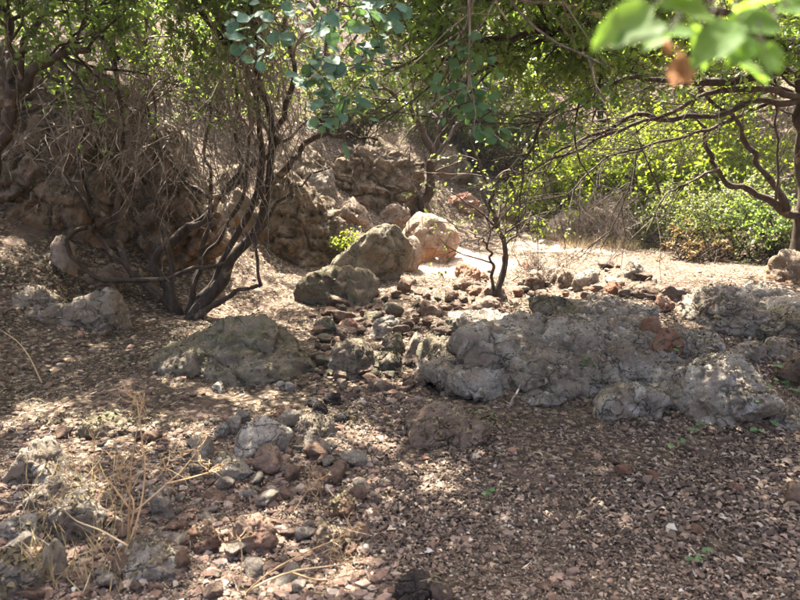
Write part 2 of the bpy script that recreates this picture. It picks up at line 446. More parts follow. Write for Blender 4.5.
M['greybark'] = bark_mat('grey_bark', (0.05, 0.042, 0.034), (0.20, 0.17, 0.14))
M['twig'] = bark_mat('dead_twig_bark', (0.06, 0.045, 0.034), (0.30, 0.25, 0.20), 30)
M['straw'] = leaf_mat('dry_straw', [(0, (0.30, 0.19, 0.09)), (0.5, (0.42, 0.28, 0.14)), (1, (0.52, 0.38, 0.22))], 0.15, 0.7)
M['oak'] = leaf_mat('oak_leaf', [(0, (0.035, 0.068, 0.02)), (0.5, (0.06, 0.105, 0.03)), (0.9, (0.095, 0.14, 0.04)), (1, (0.2, 0.12, 0.05))], 0.48, 0.42, (0.24, 0.36, 0.04))
M['storax'] = leaf_mat('storax_leaf', [(0, (0.016, 0.048, 0.030)), (0.45, (0.038, 0.092, 0.060)), (0.75, (0.058, 0.118, 0.078)), (1, (0.075, 0.135, 0.045))], 0.30, 0.6, (0.12, 0.22, 0.05), 0.2, True)
M['storax2'] = leaf_mat('green_storax_leaf', [(0, (0.03, 0.075, 0.03)), (0.5, (0.045, 0.105, 0.045)), (1, (0.075, 0.14, 0.06))], 0.4, 0.6, (0.16, 0.30, 0.05), 0.2, True)  # lighter, greener leaf tone of the second hanging cluster
M['oakmid'] = leaf_mat('mid_oak_leaf', [(0, (0.03, 0.07, 0.018)), (0.5, (0.05, 0.10, 0.028)), (1, (0.08, 0.13, 0.04))], 0.45, 0.55, (0.2, 0.34, 0.04), 0.25, True)
M['oakbig'] = leaf_mat('near_oak_leaf', [(0, (0.05, 0.10, 0.02)), (0.5, (0.075, 0.145, 0.03)), (1, (0.10, 0.155, 0.035))], 0.55, 0.6, (0.20, 0.34, 0.03), 0.12, True)
M['bright'] = leaf_mat('sunny_leaf', [(0, (0.06, 0.10, 0.012)), (0.5, (0.10, 0.15, 0.018)), (1, (0.16, 0.19, 0.025))], 0.55, 0.5, (0.36, 0.44, 0.02))
M['olive'] = leaf_mat('olive_green_leaf', [(0, (0.04, 0.06, 0.02)), (0.5, (0.075, 0.095, 0.032)), (1, (0.12, 0.13, 0.05))], 0.4, 0.5, (0.24, 0.28, 0.05))
M['brownleaf'] = leaf_mat('withered_leaf', [(0, (0.20, 0.10, 0.05)), (1, (0.36, 0.20, 0.11))], 0.3, 0.7, None, 0.2, True)
M['browncl'] = leaf_mat('withered_bush_leaf', [(0, (0.07, 0.045, 0.02)), (0.5, (0.16, 0.10, 0.04)), (0.8, (0.26, 0.16, 0.06)), (1, (0.10, 0.12, 0.04))], 0.3, 0.7, None, 0.2)
M['herb'] = leaf_mat('herb_leaf', [(0, (0.045, 0.085, 0.028)), (1, (0.085, 0.14, 0.05))], 0.3, 0.6, (0.14, 0.25, 0.05), 0.3, True)
M['grass'] = leaf_mat('dry_grass_blade', [(0, (0.22, 0.18, 0.08)), (0.5, (0.34, 0.26, 0.13)), (1, (0.46, 0.36, 0.2))], 0.35, 0.6)
litter_stops = [(0.0, (0.0363, 0.0251, 0.0198)), (0.40, (0.0706, 0.0491, 0.0374)), (0.62, (0.1160, 0.0817, 0.0604)), (0.78, (0.1715, 0.1172, 0.0835)), (0.89, (0.2269, 0.1675, 0.1188)), (0.96, (0.2823, 0.2304, 0.1703)), (0.988, (0.3227, 0.2984, 0.2527)), (1.0, (0.2017, 0.0941, 0.0549))]
M['litter'] = leaf_mat('fallen_leaf', litter_stops, 0.12, 0.75, None, 0.2)
litter_stops2 = [(0.0, (0.0200, 0.0157, 0.0095)), (0.45, (0.0392, 0.0307, 0.0170)), (0.66, (0.0679, 0.0536, 0.0272)), (0.82, (0.1107, 0.0871, 0.0449)), (0.94, (0.1785, 0.1428, 0.0816)), (1.0, (0.2570, 0.2142, 0.1428))]
M['litter2'] = leaf_mat('olive_fallen_leaf', litter_stops2, 0.12, 0.75, None, 0.2)

# ------------------------------------------------------------------ ground sheet
def build_ground():
    n = 320
    u = np.linspace(-1, 1, n)
    xs = 5.2 * u + 45 * np.sign(u) * np.abs(u) ** 5
    ys = 6.0 + 5.2 * u + 45 * np.sign(u) * np.abs(u) ** 5
    X, Y = np.meshgrid(xs, ys, indexing='ij')
    Z = height(X, Y) + mounds(X, Y)
    V = np.stack([X, Y, Z], -1).reshape(-1, 3)
    idx = np.arange(n * n).reshape(n, n)
    q = np.stack([idx[:-1, :-1], idx[1:, :-1], idx[1:, 1:], idx[:-1, 1:]], -1).reshape(-1, 4)
    l, st, t = poly_arrays([q])
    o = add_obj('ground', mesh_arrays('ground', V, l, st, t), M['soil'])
    o['kind'] = 'structure'

# ------------------------------------------------------------------ rocks
import bmesh
ICO = {}
def ico(s):
    if s not in ICO:
        bm = bmesh.new(); bmesh.ops.create_icosphere(bm, subdivisions=s, radius=1.0)
        bm.verts.ensure_lookup_table()
        V = np.array([v.co[:] for v in bm.verts]); F = np.array([[v.index for v in f.verts] for f in bm.faces]); bm.free()
        ICO[s] = (norm(V), F)
    return ICO[s]
def rock_shape(seed, sx, sy, sz, sub=4, planes=9, rough=0.10, flat=0.62, strata=0.0):
    """faceted, pitted boulder with half sizes sx, sy, sz"""
    r = np.random.default_rng(seed)
    D, F = ico(sub)
    base_n = [np.array(v, float) for v in ((1, 0, 0), (-1, 0, 0), (0, 1, 0), (0, -1, 0), (0, 0, 1), (0, 0, -1))]
    nl = [norm(v + r.normal(size=3) * 0.28) for v in base_n] + [norm(r.normal(size=3)) for _ in range(planes + 3)]
    R = np.full(len(D), 1.30)
    q = 32.0 if flat < 0.45 else 18.0 if flat < 0.6 else 11.0 if flat < 0.7 else 7.0       # edge sharpness
    acc = R ** -q
    for k, nrm in enumerate(nl):
        off = r.uniform(0.86, 1.0) if k < 6 else r.uniform(flat + 0.08, 1.05)
        c = D @ nrm
        lim = np.where(c > 0.08, off / np.maximum(c, 0.08), 9)
        acc = acc + lim ** -q
    R = acc ** (-1 / q)
    P = D * R[:, None] * np.array([sx, sy, sz])
    s = (sx * sy * sz) ** (1 / 3)
    f = 1.0 / s
    o = r.uniform(-50, 50, 3)
    n = fbm(P * f * 1.3 + o, 3, seed) * 1.0
    n2 = fbm(P * f * 4.0 + o, 4, seed + 5, 0.6, ridged=True)
    n3 = fbm(P * 9.0 + o, 4, seed + 11, 0.65, ridged=True)
    n4 = fbm(P * f * 2.2 + o, 2, seed + 21, ridged=True)
    n6 = fbm(P * 26.0 + o, 3, seed + 71, 0.6, ridged=True) if sub >= 6 else 0
    if sub >= 7: n6 = n6 + 2.2 * fbm(P * 8.0 + o, 4, seed + 77, 0.62, ridged=True)
    disp = min(0.014, 0.05 * s) * n6 + s * rough * (1.3 * n + 0.75 * n2 - 0.9 * np.maximum(n4 - 0.55, 0) * 2.2) + min(0.045, (0.2 if flat >= 0.56 else 0.10) * s) * n3
    if sub >= 4:
        # blocks split by fissures: cellular pattern stretched along a bedding direction
        nc = 12 if sub == 4 else 24 if sub == 5 else 46 if sub == 6 else 110
        C = r.uniform(-1.1, 1.1, (nc, 3)) * np.array([sx, sy, sz])
        warp = P + s * 0.16 * np.stack([fbm(P * f * 2.5 + o + 9 * a, 3, seed + 40 + a) for a in range(3)], 1)
        stretch = np.array([1.0, 1.0, 1.5])
        d2 = np.sqrt((((warp[:, None] - C[None]) * stretch) ** 2).sum(-1))
        near = np.argpartition(d2, 1, axis=1)[:, :2]
        da = np.take_along_axis(d2, near, 1); ia = near[np.arange(len(P)), da.argmin(1)]
        gap = da.max(1) - da.min(1)
        cell = r.uniform(-1, 1, nc)[ia]
        depth = r.uniform(0.25, 1.0, nc)[ia]
        disp = disp + s * (0.055 * cell * smooth(0.0, 0.10 * s, gap) - 0.13 * depth * (1 - smooth(0.0, 0.06 * s, gap)))
    if strata:
        disp = disp + s * strata * np.sin(P[:, 2] * f * 9 + 2.5 * fbm(P * f * 1.5 + o, 2, seed + 3))
    P = P + norm(D * np.array([1 / sx, 1 / sy, 1 / sz])) * disp[:, None]
    return P, F
ROCKV = []; ROCKF = []; _rn = [0]; MOUNDS = []
def rock_mesh(name, P, F, mat):
    l, st, t = poly_arrays([F]); me = mesh_arrays(name, P, l, st, t)
    me.materials.append(mat)
    return me
_seed = [100]
def rock(label, px, base, w_, h_, mat='grey', cat='rock', name=None, dep=0.85, sink=0.30, tilt=(0, 0, 0), planes=9, rough=0.10, flat=0.62, sub=None, dist=None, seed=None, strata=0.0, group=None):
    """a stone whose front foot is seen at pixel (px, base), w_ x h_ pixels large in the photograph"""
    G = at(px, base, dist) if dist else g1(px, base)
    d = G[1]; k = d / FPX * 1.02
    sx = w_ * k / 2; sy = sx * dep
    yc = G[1] + sy * 0.8
    xc = G[0] * yc / G[1]
    zc = float(hq(xc, yc)) if not dist else G[2]
    sz = max(h_ * k * 0.5 * 1.0, 0.02)
    sink = 0.35 + 1.2 * sink
    sz_full = sz * (1 + sink)
    rough = rough * (1.25 if flat >= 0.56 else 0.8)
    _seed[0] += 1
    sd = seed if seed is not None else _seed[0]
    if sub is None: sub = 6 if w_ > 84 else 5 if w_ > 26 else 4
    P, F = rock_shape(sd, sx, sy, sz_full, sub, planes, rough, flat, strata)
    e = Euler((math.radians(tilt[0]), math.radians(tilt[1]), math.radians(tilt[2])))
    Rm = np.array(e.to_matrix())
    o = add_obj(name or cat.replace(' ', '_'), rock_mesh(cat, P, F, M[mat]))
    zmid = min(G[2], zc) + sz_full * (1 - 2 * sink / (1 + sink)) if not dist else zc + sz_full * 0.7
    o.location = (xc, yc, zmid)
    o.rotation_euler = e
    tag(o, label, cat, group)
    if not dist and mat != 'black': MOUNDS.append((xc, yc, sx * 1.25, max(sy, sx * 0.7) * 1.25, float(np.clip(0.30 * sz, 0.012, 0.075))))
    W = P @ Rm.T + np.array([xc, yc, zmid])
    if mat != 'black': ROCKV.append(W); ROCKF.append(F + _rn[0]); _rn[0] += len(W)
    return o

def slab(label, px, py, w_, h_, mat='grey', cat='bedrock', name='bedrock', proud=0.6, rot=0, flat=0.55, sub=None, rough=0.12, thick=0.34):
    """a slab lying in the slope, seen at pixel (px, py), w_ x h_ pixels large"""
    A = g1(px, py + h_ / 2); B = g1(px, py - h_ / 2)
    if B[1] - A[1] > 2.2: B = A + (B - A) * 2.2 / (B[1] - A[1])
    c = (A + B) / 2; k = c[1] / FPX
    sx = w_ * k / 2 * 1.1; sy = max((B[1] - A[1]) / 2, 0.3 * sx); sz = max(thick * min(sx, sy), 0.05)
    sl = np.arctan2(B[2] - A[2], B[1] - A[1])
    _seed[0] += 1
    if sub is None: sub = 6 if w_ > 64 else 5
    P, F = rock_shape(_seed[0], sx, sy, sz, sub, 8, rough, flat)
    e = Euler((sl * 0.9 + 0.08 * RNG.normal(), 0.08 * RNG.normal(), math.radians(rot)))
    Rm = np.array(e.to_matrix())
    o = add_obj(name, rock_mesh(cat, P, F, M[mat])); tag(o, label, cat)
    zc = float(hq(c[0], c[1])) + sz * (2 * proud - 1)
    o.location = (c[0], c[1], zc); o.rotation_euler = e
    W = P @ Rm.T + np.array([c[0], c[1], zc])
    ROCKV.append(W); ROCKF.append(F + _rn[0]); _rn[0] += len(W)
    return o

# -- left bank
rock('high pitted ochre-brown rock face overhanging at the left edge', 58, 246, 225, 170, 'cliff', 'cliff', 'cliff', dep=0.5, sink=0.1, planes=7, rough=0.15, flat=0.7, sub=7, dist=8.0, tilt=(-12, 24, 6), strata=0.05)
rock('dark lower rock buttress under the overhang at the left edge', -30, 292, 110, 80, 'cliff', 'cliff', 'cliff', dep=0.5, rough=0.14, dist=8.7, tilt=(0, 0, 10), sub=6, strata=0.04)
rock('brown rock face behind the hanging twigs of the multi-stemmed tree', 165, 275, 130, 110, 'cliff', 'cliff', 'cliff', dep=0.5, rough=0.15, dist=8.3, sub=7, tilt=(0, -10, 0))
rock('upright reddish stone in the dark hollow under the left rock face', 64, 272, 26, 36, 'ochre', dep=0.7, tilt=(0, 10, 0))
rock('broad domed mossy boulder below the multi-stemmed tree', 240, 382, 146, 56, 'mossy', dep=1.05, sink=0.35, rough=0.07, flat=0.7, tilt=(4, 6, 8))
rock('low mossy shoulder of rock left of the domed mossy boulder', 183, 378, 62, 30, 'mossy', sink=0.4, rough=0.08)
rock('grey slanting slab left of the tree base with light flecks', 100, 338, 66, 46, 'grey', tilt=(0, -28, 10), flat=0.55, sink=0.25)
rock('rough grey boulder at the foot of the left rock face', 42, 325, 62, 36, 'grey', flat=0.6)
rock('tan flat stone between rock face and curved pale branch', 96, 286, 52, 22, 'brown')
rock('small tan stone beside the pale curved branch', 118, 280, 26, 16, 'brown')
rock('long mossy rock sloping down toward the stream bed', 334, 309, 78, 42, 'mossy', tilt=(0, 26, 0), dep=0.6, flat=0.6)
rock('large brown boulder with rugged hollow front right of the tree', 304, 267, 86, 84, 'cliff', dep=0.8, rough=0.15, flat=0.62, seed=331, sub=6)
rock('red-brown rock behind the dark leaning stems', 250, 236, 46, 44, 'ochre', flat=0.5, rough=0.14)
rock('orange stone behind the stems, right of the red-brown rock', 286, 212, 30, 24, 'ochre', flat=0.5)
rock('grey weathered slab leaning on the slope left of the smooth boulder', 364, 284, 60, 66, 'mossy', tilt=(0, 36, 0), dep=0.6, rough=0.12)
rock('orange-brown stub at the lower end of the leaning grey slab', 409, 274, 18, 32, 'ochre', tilt=(0, 12, 0))
rock('smooth rounded boulder with orange underside beside the clearing', 427, 264, 60, 52, 'orange', tilt=(0, 24, 0), planes=5, rough=0.05, flat=0.8, sink=0.2)
rock('knobbly pale rock on the upper left of the smooth boulder', 396, 230, 34, 24, 'ochre', rough=0.14)
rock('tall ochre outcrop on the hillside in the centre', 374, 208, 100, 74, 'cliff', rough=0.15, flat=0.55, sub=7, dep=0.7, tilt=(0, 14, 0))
rock('grey rock crest above the brown hollow boulder', 318, 196, 40, 26, 'grey')
rock('reddish outcrop high on the pale leaf-strewn slope', 462, 214, 40, 24, 'red', rough=0.13)
rock('small ochre rock under the branches at the slope top', 480, 190, 22, 16, 'ochre')
rock('orange angular stone lying in the sunlit clearing', 467, 281, 32, 17, 'red', flat=0.5)
rock('small orange stone right of the orange angular one', 483, 280, 12, 8, 'red')
rock('rounded ochre boulder at the far side of the clearing', 563, 243, 44, 31, 'ochre', planes=6, rough=0.07, flat=0.72)
rock('dull ochre boulder at the right edge under the bush', 795, 286, 52, 30, 'ochre', flat=0.58)
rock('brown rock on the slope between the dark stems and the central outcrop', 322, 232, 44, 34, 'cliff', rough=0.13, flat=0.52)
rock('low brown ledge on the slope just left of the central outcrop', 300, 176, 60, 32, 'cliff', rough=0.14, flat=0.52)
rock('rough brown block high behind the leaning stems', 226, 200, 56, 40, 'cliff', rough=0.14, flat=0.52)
rock('ochre block on the slope above the grey leaning slab', 352, 226, 38, 28, 'ochre', rough=0.12, flat=0.5)
rock('pale broken rock on the slope right of the curved trunk', 446, 236, 26, 16, 'ochre', flat=0.5)
rock('brown ledge high on the slope behind the curved trunk', 440, 176, 60, 30, 'cliff', rough=0.14, flat=0.52)
rock('small rough rock at the upper edge of the sunny slope', 510, 222, 28, 18, 'ochre', flat=0.5)
rock('brown rock shelf in the upper left behind the hanging twigs', 120, 168, 90, 46, 'cliff', rough=0.15, flat=0.55)
# -- stream bed
rock('round grey stone alone in the left of the stream bed', 352, 379, 44, 38, 'mossy', planes=8, rough=0.06, flat=0.72, sink=0.15, dep=0.9)
rock('pale blocky stone with flat top in the stream bed', 383, 339, 31, 21, 'pale', flat=0.5, sink=0.15, rough=0.05)
rock('olive stone behind the pale blocky stone', 373, 323, 16, 13, 'mossy')
rock('angular grey stone with dark side in mid stream bed', 416, 358, 26, 21, 'grey', flat=0.5, sink=0.15)
rock('mossy dark lump between two grey stones of the stream bed', 393, 354, 26, 20, 'mossy')
rock('flat green-grey stone high in the stream bed', 459, 338, 32, 20, 'mossy', flat=0.6)
rock('dark humped rock left of the sapling foot', 487, 325, 34, 26, 'brown', rough=0.14)
rock('low long olive rock in front of the dark humped rock', 484, 344, 40, 15, 'mossy')
rock('triangular olive-grey rock leaning above the bedrock', 552, 325, 44, 32, 'mossy', flat=0.52, tilt=(0, -14, 0))
rock('rusty brown stone at the lower end of the stream bed', 418, 388, 18, 17, 'brown')
rock('bluish grey pebble low in the stream bed', 379, 392, 17, 11, 'grey')
rock('mossy ledge stone in the centre of the stream bed', 385, 372, 48, 18, 'mossy', sink=0.4)
rock('mossy ledge stone right of the centre of the stream bed', 446, 372, 60, 26, 'mossy', sink=0.4, tilt=(0, -14, 0))
rock('orange-red lump left of the pale blocky stone', 352, 336, 24, 16, 'red')
rock('olive stone below the long sloping mossy rock', 326, 334, 22, 15, 'mossy')
rock('dark brown stone at the foot of the sapling', 492, 302, 26, 17, 'brown')
rock('brown rounded stone left of the sapling foot', 466, 292, 24, 12, 'brown')
rock('squat brown stone near the clearing edge', 430, 316, 22, 15, 'brown')
rock('broken brown rock right of the sapling', 530, 292, 28, 20, 'brown', rough=0.14)
rock('pitted grey rock in the rubble row behind the bedrock', 563, 288, 26, 20, 'brown', rough=0.14)
rock('light block in the rubble row behind the bedrock', 585, 290, 24, 18, 'pale', flat=0.5)
rock('orange block in the rubble row behind the bedrock', 612, 296, 21, 15, 'red', flat=0.48, sink=0.15)
rock('dark knobbly stone at the right of the rubble row', 634, 281, 24, 21, 'grey', rough=0.16)
rock('flat reddish slab right of the orange block', 637, 296, 28, 11, 'red')
rock('brick-red block lodged in the bedrock', 663, 314, 23, 17, 'red', flat=0.45, sink=-0.1, tilt=(0, 22, 0), rough=0.04)
# -- bedrock ledge
slab('long low grey bedrock shelf that the other slabs of the ledge rest in', 566, 362, 205, 78, proud=0.43, rot=10, thick=0.26, sub=6, flat=0.6, rough=0.12)
slab('rounded grey end of the bedrock nearest the stream bed', 478, 386, 84, 40, proud=0.68, rot=20)
slab('fissured grey bedrock slab right of the rounded end', 528, 372, 74, 60, proud=0.72, rot=12, thick=0.4)
slab('small grey bedrock lump at the toe of the ledge', 545, 400, 40, 18, proud=0.72)
slab('broad smooth grey slab in the middle of the ledge', 584, 350, 90, 56, proud=0.72, rot=8, thick=0.36)
slab('long pale strip of bedrock above the stream bed', 520, 338, 80, 26, 'pale', proud=0.68, rot=28)
slab('flat grey bedrock at the top of the ledge behind the broad slab', 606, 320, 84, 22, proud=0.7)
slab('low olive bedrock rim beside the triangular rock', 574, 322, 50, 18, 'mossy', proud=0.7)
slab('grey bedrock slab below the brick-red block', 636, 342, 50, 34, proud=0.72)
slab('dark bluish slab under the broad middle slab', 596, 386, 56, 26, proud=0.68)
slab('tan litter-strewn slab behind the brick-red block', 660, 296, 60, 12, 'brown', proud=0.55)
slab('narrow grey slab left of the leaning orange stone', 630, 366, 40, 26, proud=0.72)
rock('dark massive boulder capping the right ledge over a hollow', 722, 338, 88, 50, 'grey', dep=0.8, rough=0.10, flat=0.52, tilt=(0, 4, -8), sub=6, sink=-0.1)
slab('grey rock splashed with white lichen below the dark massive boulder', 694, 358, 66, 40, 'pale', 'rock', 'rock', proud=0.72, thick=0.5)
rock('orange-brown stone leaning left of the lichen-splashed rock', 667, 367, 34, 33, 'red', flat=0.48, tilt=(0, -30, 0), sink=-0.1, dep=0.6)
rock('smaller orange-brown stone touching the leaning orange one', 650, 352, 26, 30, 'red', flat=0.48, sink=-0.15)
rock('broad pale lichened boulder at the front of the right ledge', 724, 430, 94, 70, 'pale', rough=0.10, flat=0.5, sub=6, sink=0.05, tilt=(14, -8, 0), dep=1.0)
rock('jagged pale boulder at the front centre of the ledge', 627, 424, 66, 52, 'pale', rough=0.12, flat=0.5, tilt=(10, 14, 0), dep=0.9)
rock('mossy grey boulder cut by the right edge, halfway up', 792, 348, 92, 36, 'mossy', rough=0.1, sub=6)
rock('small squared grey stone in the gap of the right ledge', 748, 361, 28, 20, 'grey', flat=0.48, sink=0.1)
rock('tan blocky stone beside the green seedlings', 796, 390, 52, 34, 'brown', flat=0.5)
rock('grey stone wedged above the tan blocky stone', 778, 360, 32, 20, 'grey', flat=0.5)
rock('low grey stone by the right edge under the seedlings', 790, 432, 44, 26, 'grey', sink=0.35, flat=0.5)
rock('flat grey stone below the leaning orange one', 672, 386, 36, 20, 'grey', flat=0.5)
rock('dark grey lump between the two front ledge boulders', 672, 412, 40, 22, 'grey', rough=0.12, flat=0.5)
rock('low tan stone right of the broad pale boulder', 768, 408, 26, 16, 'brown', flat=0.5)
slab('grey slab behind the dark massive boulder', 748, 300, 70, 14, proud=0.62)
slab('tilted grey slab low in the ledge between the pale boulders', 668, 398, 44, 24, proud=0.7)
slab('cracked grey slab between bedrock end and middle slab', 566, 384, 50, 30, proud=0.72, rot=15)
slab('pale slab at the right edge above the mossy boulder', 788, 312, 60, 14, 'pale', 'rock', 'rock', proud=0.62)
# -- foreground
slab('flat half-buried brown stone in the middle of the litter', 449, 434, 74, 34, 'brown', 'rock', 'rock', proud=0.74, flat=0.66, rough=0.05, rot=-8)
rock('small brown stone at the left end of the half-buried one', 419, 448, 14, 22, 'brown', sink=0.25)
rock('tilted grey slab with tan edge on the rubble', 264, 460, 58, 36, 'grey', flat=0.46, tilt=(16, -26, 14), dep=0.6, sink=0.12, rough=0.05)
rock('pointed grey slab in front of the tilted slab', 234, 483, 46, 24, 'grey', flat=0.48, tilt=(8, -8, 0), sink=0.15, rough=0.05)
rock('tan block wedged under the tilted grey slab', 271, 476, 34, 26, 'clod', flat=0.52, sink=0.2)
rock('upright bluish stone behind the tilted slab', 243, 430, 20, 25, 'grey', flat=0.48, tilt=(0, 16, 0), sink=0.12, rough=0.04)
rock('red-brown stone behind the right end of the tilted slab', 286, 424, 26, 16, 'red', flat=0.55)
rock('grey crumbly patch of rock right of the tilted slab', 312, 440, 48, 20, 'grey', sink=0.45, rough=0.12)
rock('pale smooth stone by the foot of the dry stalk', 150, 586, 64, 38, 'pale', flat=0.55, rough=0.05, tilt=(0, -14, 0), sink=0.2, planes=7)
rock('grey stone right of the dry stalk', 163, 520, 30, 30, 'grey', flat=0.55)
rock('broad grey rock left of the dry stalk', 84, 540, 52, 46, 'grey', flat=0.6)
rock('upright grey stone in the lower left corner group', 55, 582, 26, 40, 'pale', flat=0.5)
rock('grey boulder in the lower left corner', 12, 604, 54, 48, 'grey', flat=0.6)
rock('grey stone above the lower left corner boulder', 22, 548, 46, 32, 'grey', flat=0.6)
rock('sunlit orange earth clod near the dry fronds', 254, 558, 46, 40, 'clod', rough=0.12)
rock('sunlit tan clod left of the orange one', 203, 556, 34, 28, 'clod', rough=0.12)
rock('rounded orange stone right of the dry fronds', 340, 521, 30, 19, 'clod', planes=6, flat=0.7)
rock('dark reddish stone among the dry fronds', 328, 560, 40, 34, 'brown', sink=0.4)
rock('dark wet-looking lump at the bottom edge', 420, 606, 62, 26, 'black', rough=0.16, flat=0.5, sink=0.2, dep=0.8)
rock('brown stone on the right shoulder of the dark lump', 440, 603, 24, 22, 'brown')
rock('bright weathered stone in the far left litter', 36, 486, 52, 34, 'pale', flat=0.55, tilt=(0, -22, 0))
rock('pointed pale stone above the bright weathered one', 48, 458, 24, 20, 'pale', flat=0.5)
rock('mossy hump at the left side of the litter', 105, 440, 44, 20, 'mossy', sink=0.45)
rock('grey rock under the litter on the left', 60, 510, 62, 24, 'grey', sink=0.45)
rock('pinkish stone at the right edge of the litter', 796, 504, 24, 22, 'clod')
rock('whitish pebble in front of the pointed grey slab', 249, 500, 18, 9, 'pale', planes=4, flat=0.8)
rock('round grey pebble by the left tip of the pointed slab', 227, 482, 13, 12, 'grey', planes=4, flat=0.8)
rock('round tan pebble left of the upright bluish stone', 223, 437, 14, 12, 'pale', planes=4, flat=0.8)
rock('white pebble at the front edge of the mossy boulder', 218, 394, 13, 11, 'pale', planes=4, flat=0.8)
for px, py in ((281, 391), (291, 392)):
    rock('whitish pebble of a touching pair by the mossy boulder', px, py, 10, 9, 'pale', planes=4, flat=0.8, group='pair of whitish pebbles')
for i, (px, py, ww, hh) in enumerate(((332, 406, 19, 13), (312, 407, 18, 8), (321, 416, 17, 10), (341, 424, 16, 9), (315, 421, 14, 7))):
    rock(['round black clod, largest of the black cluster', 'long black clod at the left of the black cluster', 'black clod in the middle of the cluster', 'black clod at the lower right of the cluster', 'thin black clod at the lower left of the cluster'][i], px, py, ww, hh, 'black', 'clod', 'clod', rough=0.15)

# soil banked against the stones
def mounds(X, Y):
    out = np.zeros_like(X)
    for x, y, rx, ry, h in MOUNDS:
        out = np.maximum(out, h * np.exp(-(((X - x) / rx) ** 2 + ((Y - y) / ry) ** 2) ** 1.5))
    return out * (0.8 + 0.4 * vnoise(p2(X.ravel() * 5, Y.ravel() * 5), 8).reshape(X.shape))
HG += mounds(*np.meshgrid(gxx, gyy, indexing='ij'))
build_ground()

# -- small stones: individuals sharing twelve shapes per material
SPROTO = {}
def small_stone(mat, k):
    key = (mat, k)
    if key not in SPROTO:
        r = np.random.default_rng(900 + k)
        P, F = rock_shape(900 + k, 0.5, 0.5 * r.uniform(0.55, 0.95), 0.5 * r.uniform(0.4, 0.75), 4, 5, 0.06, 0.36)
        SPROTO[key] = rock_mesh('stone', P, F, M[mat])
    return SPROTO[key]
def in_poly(px, py, poly):
    c = np.zeros(len(px), bool); n = len(poly)
    for i in range(n):
        x1, y1 = poly[i]; x2, y2 = poly[(i + 1) % n]
        cond = ((y1 > py) != (y2 > py)) & (px < (x2 - x1) * (py - y1) / (y2 - y1 + 1e-9) + x1)
        c ^= cond
    return c
def scatter_stones(n, poly, wr, mats, label, group, seed):
    r = np.random.default_rng(seed)
    poly = np.array(poly, float)
    lo, hi = poly.min(0), poly.max(0)
    px = r.uniform(lo[0], hi[0], n * 6); py = r.uniform(lo[1], hi[1], n * 6)
    ok = in_poly(px, py, poly); px, py = px[ok][:n], py[ok][:n]
    G = ground(px, py)
    for i, g in enumerate(G):
        if np.isnan(g[0]): continue
        mat = mats[r.integers(len(mats))]
        s = (wr[0] + (wr[1] - wr[0]) * r.random() ** 1.8) * g[1] / FPX
        o = bpy.data.objects.new('stone', small_stone(mat, int(r.integers(10))))
        COL.objects.link(o)
        o.scale = (s, s, s * r.uniform(0.8, 1.1)); o.rotation_euler = (r.normal() * 0.25, r.normal() * 0.25, r.uniform(0, 6.3))
        o.location = (g[0], g[1], float(hq(g[0], g[1])) + 0.20 * s)
        tag(o, label % ADJ[mat], 'stone', group + ', ' + ADJ[mat])
ADJ = {'mossy': 'mossy', 'brown': 'brown', 'grey': 'grey', 'red': 'orange-red', 'pale': 'pale', 'clod': 'tan'}
scatter_stones(150, [(312, 330), (345, 300), (420, 288), (500, 290), (520, 320), (470, 345), (430, 400), (340, 400), (318, 370)], (8, 25), ['mossy', 'brown', 'brown', 'clod'], 'small %s stone in the rubble of the stream bed', 'small stream bed stones', 11)
scatter_stones(40, [(500, 282), (520, 268), (650, 262), (660, 290), (600, 304), (520, 304)], (7, 20), ['brown', 'brown', 'red', 'pale', 'grey'], 'small broken %s stone in the rubble row behind the bedrock', 'rubble row stones', 12)
scatter_stones(115, [(20, 440), (120, 430), (230, 420), (330, 425), (390, 460), (370, 560), (300, 600), (0, 600), (0, 500)], (9, 30), ['clod', 'pale', 'grey', 'brown', 'pale', 'clod'], 'small %s stone in the rubble at the lower left', 'rubble at the lower left', 13)
scatter_stones(15, [(400, 455), (790, 440), (790, 590), (470, 590)], (8, 18), ['clod', 'red', 'brown'], 'small %s stone half buried in leaf litter at the lower right', 'small stones in the right litter', 14)
scatter_stones(16, [(640, 340), (780, 335), (795, 400), (760, 425), (590, 400), (600, 380)], (8, 17), ['grey', 'brown', 'pale'], 'small %s stone lodged between the boulders of the right ledge', 'small stones in the ledge', 15)

# ------------------------------------------------------------------ drop test on rocks for litter
BV = BVHTree.FromPolygons(np.concatenate(ROCKV).tolist(), np.concatenate(ROCKF).tolist())
def drop(x, y):
    """top surface under (x, y): z, normal"""
    z = hq(x, y); n = np.zeros((len(x), 3)); e = 0.06
    n[:, 0] = (hq(x - e, y) - hq(x + e, y)) / (2 * e); n[:, 1] = (hq(x, y - e) - hq(x, y + e)) / (2 * e); n[:, 2] = 1
    n = norm(n); onrock = np.zeros(len(x), bool)
    dn = Vector((0, 0, -1))
    for i in range(len(x)):
        h = BV.ray_cast(Vector((x[i], y[i], z[i] + 2.2)), dn, 2.2)
        if h[0] is not None and h[0].z > z[i]:
            z[i] = h[0].z; n[i] = h[1][:] if h[1].z > 0 else (-h[1])[:]; onrock[i] = True
    return z, n, onrock

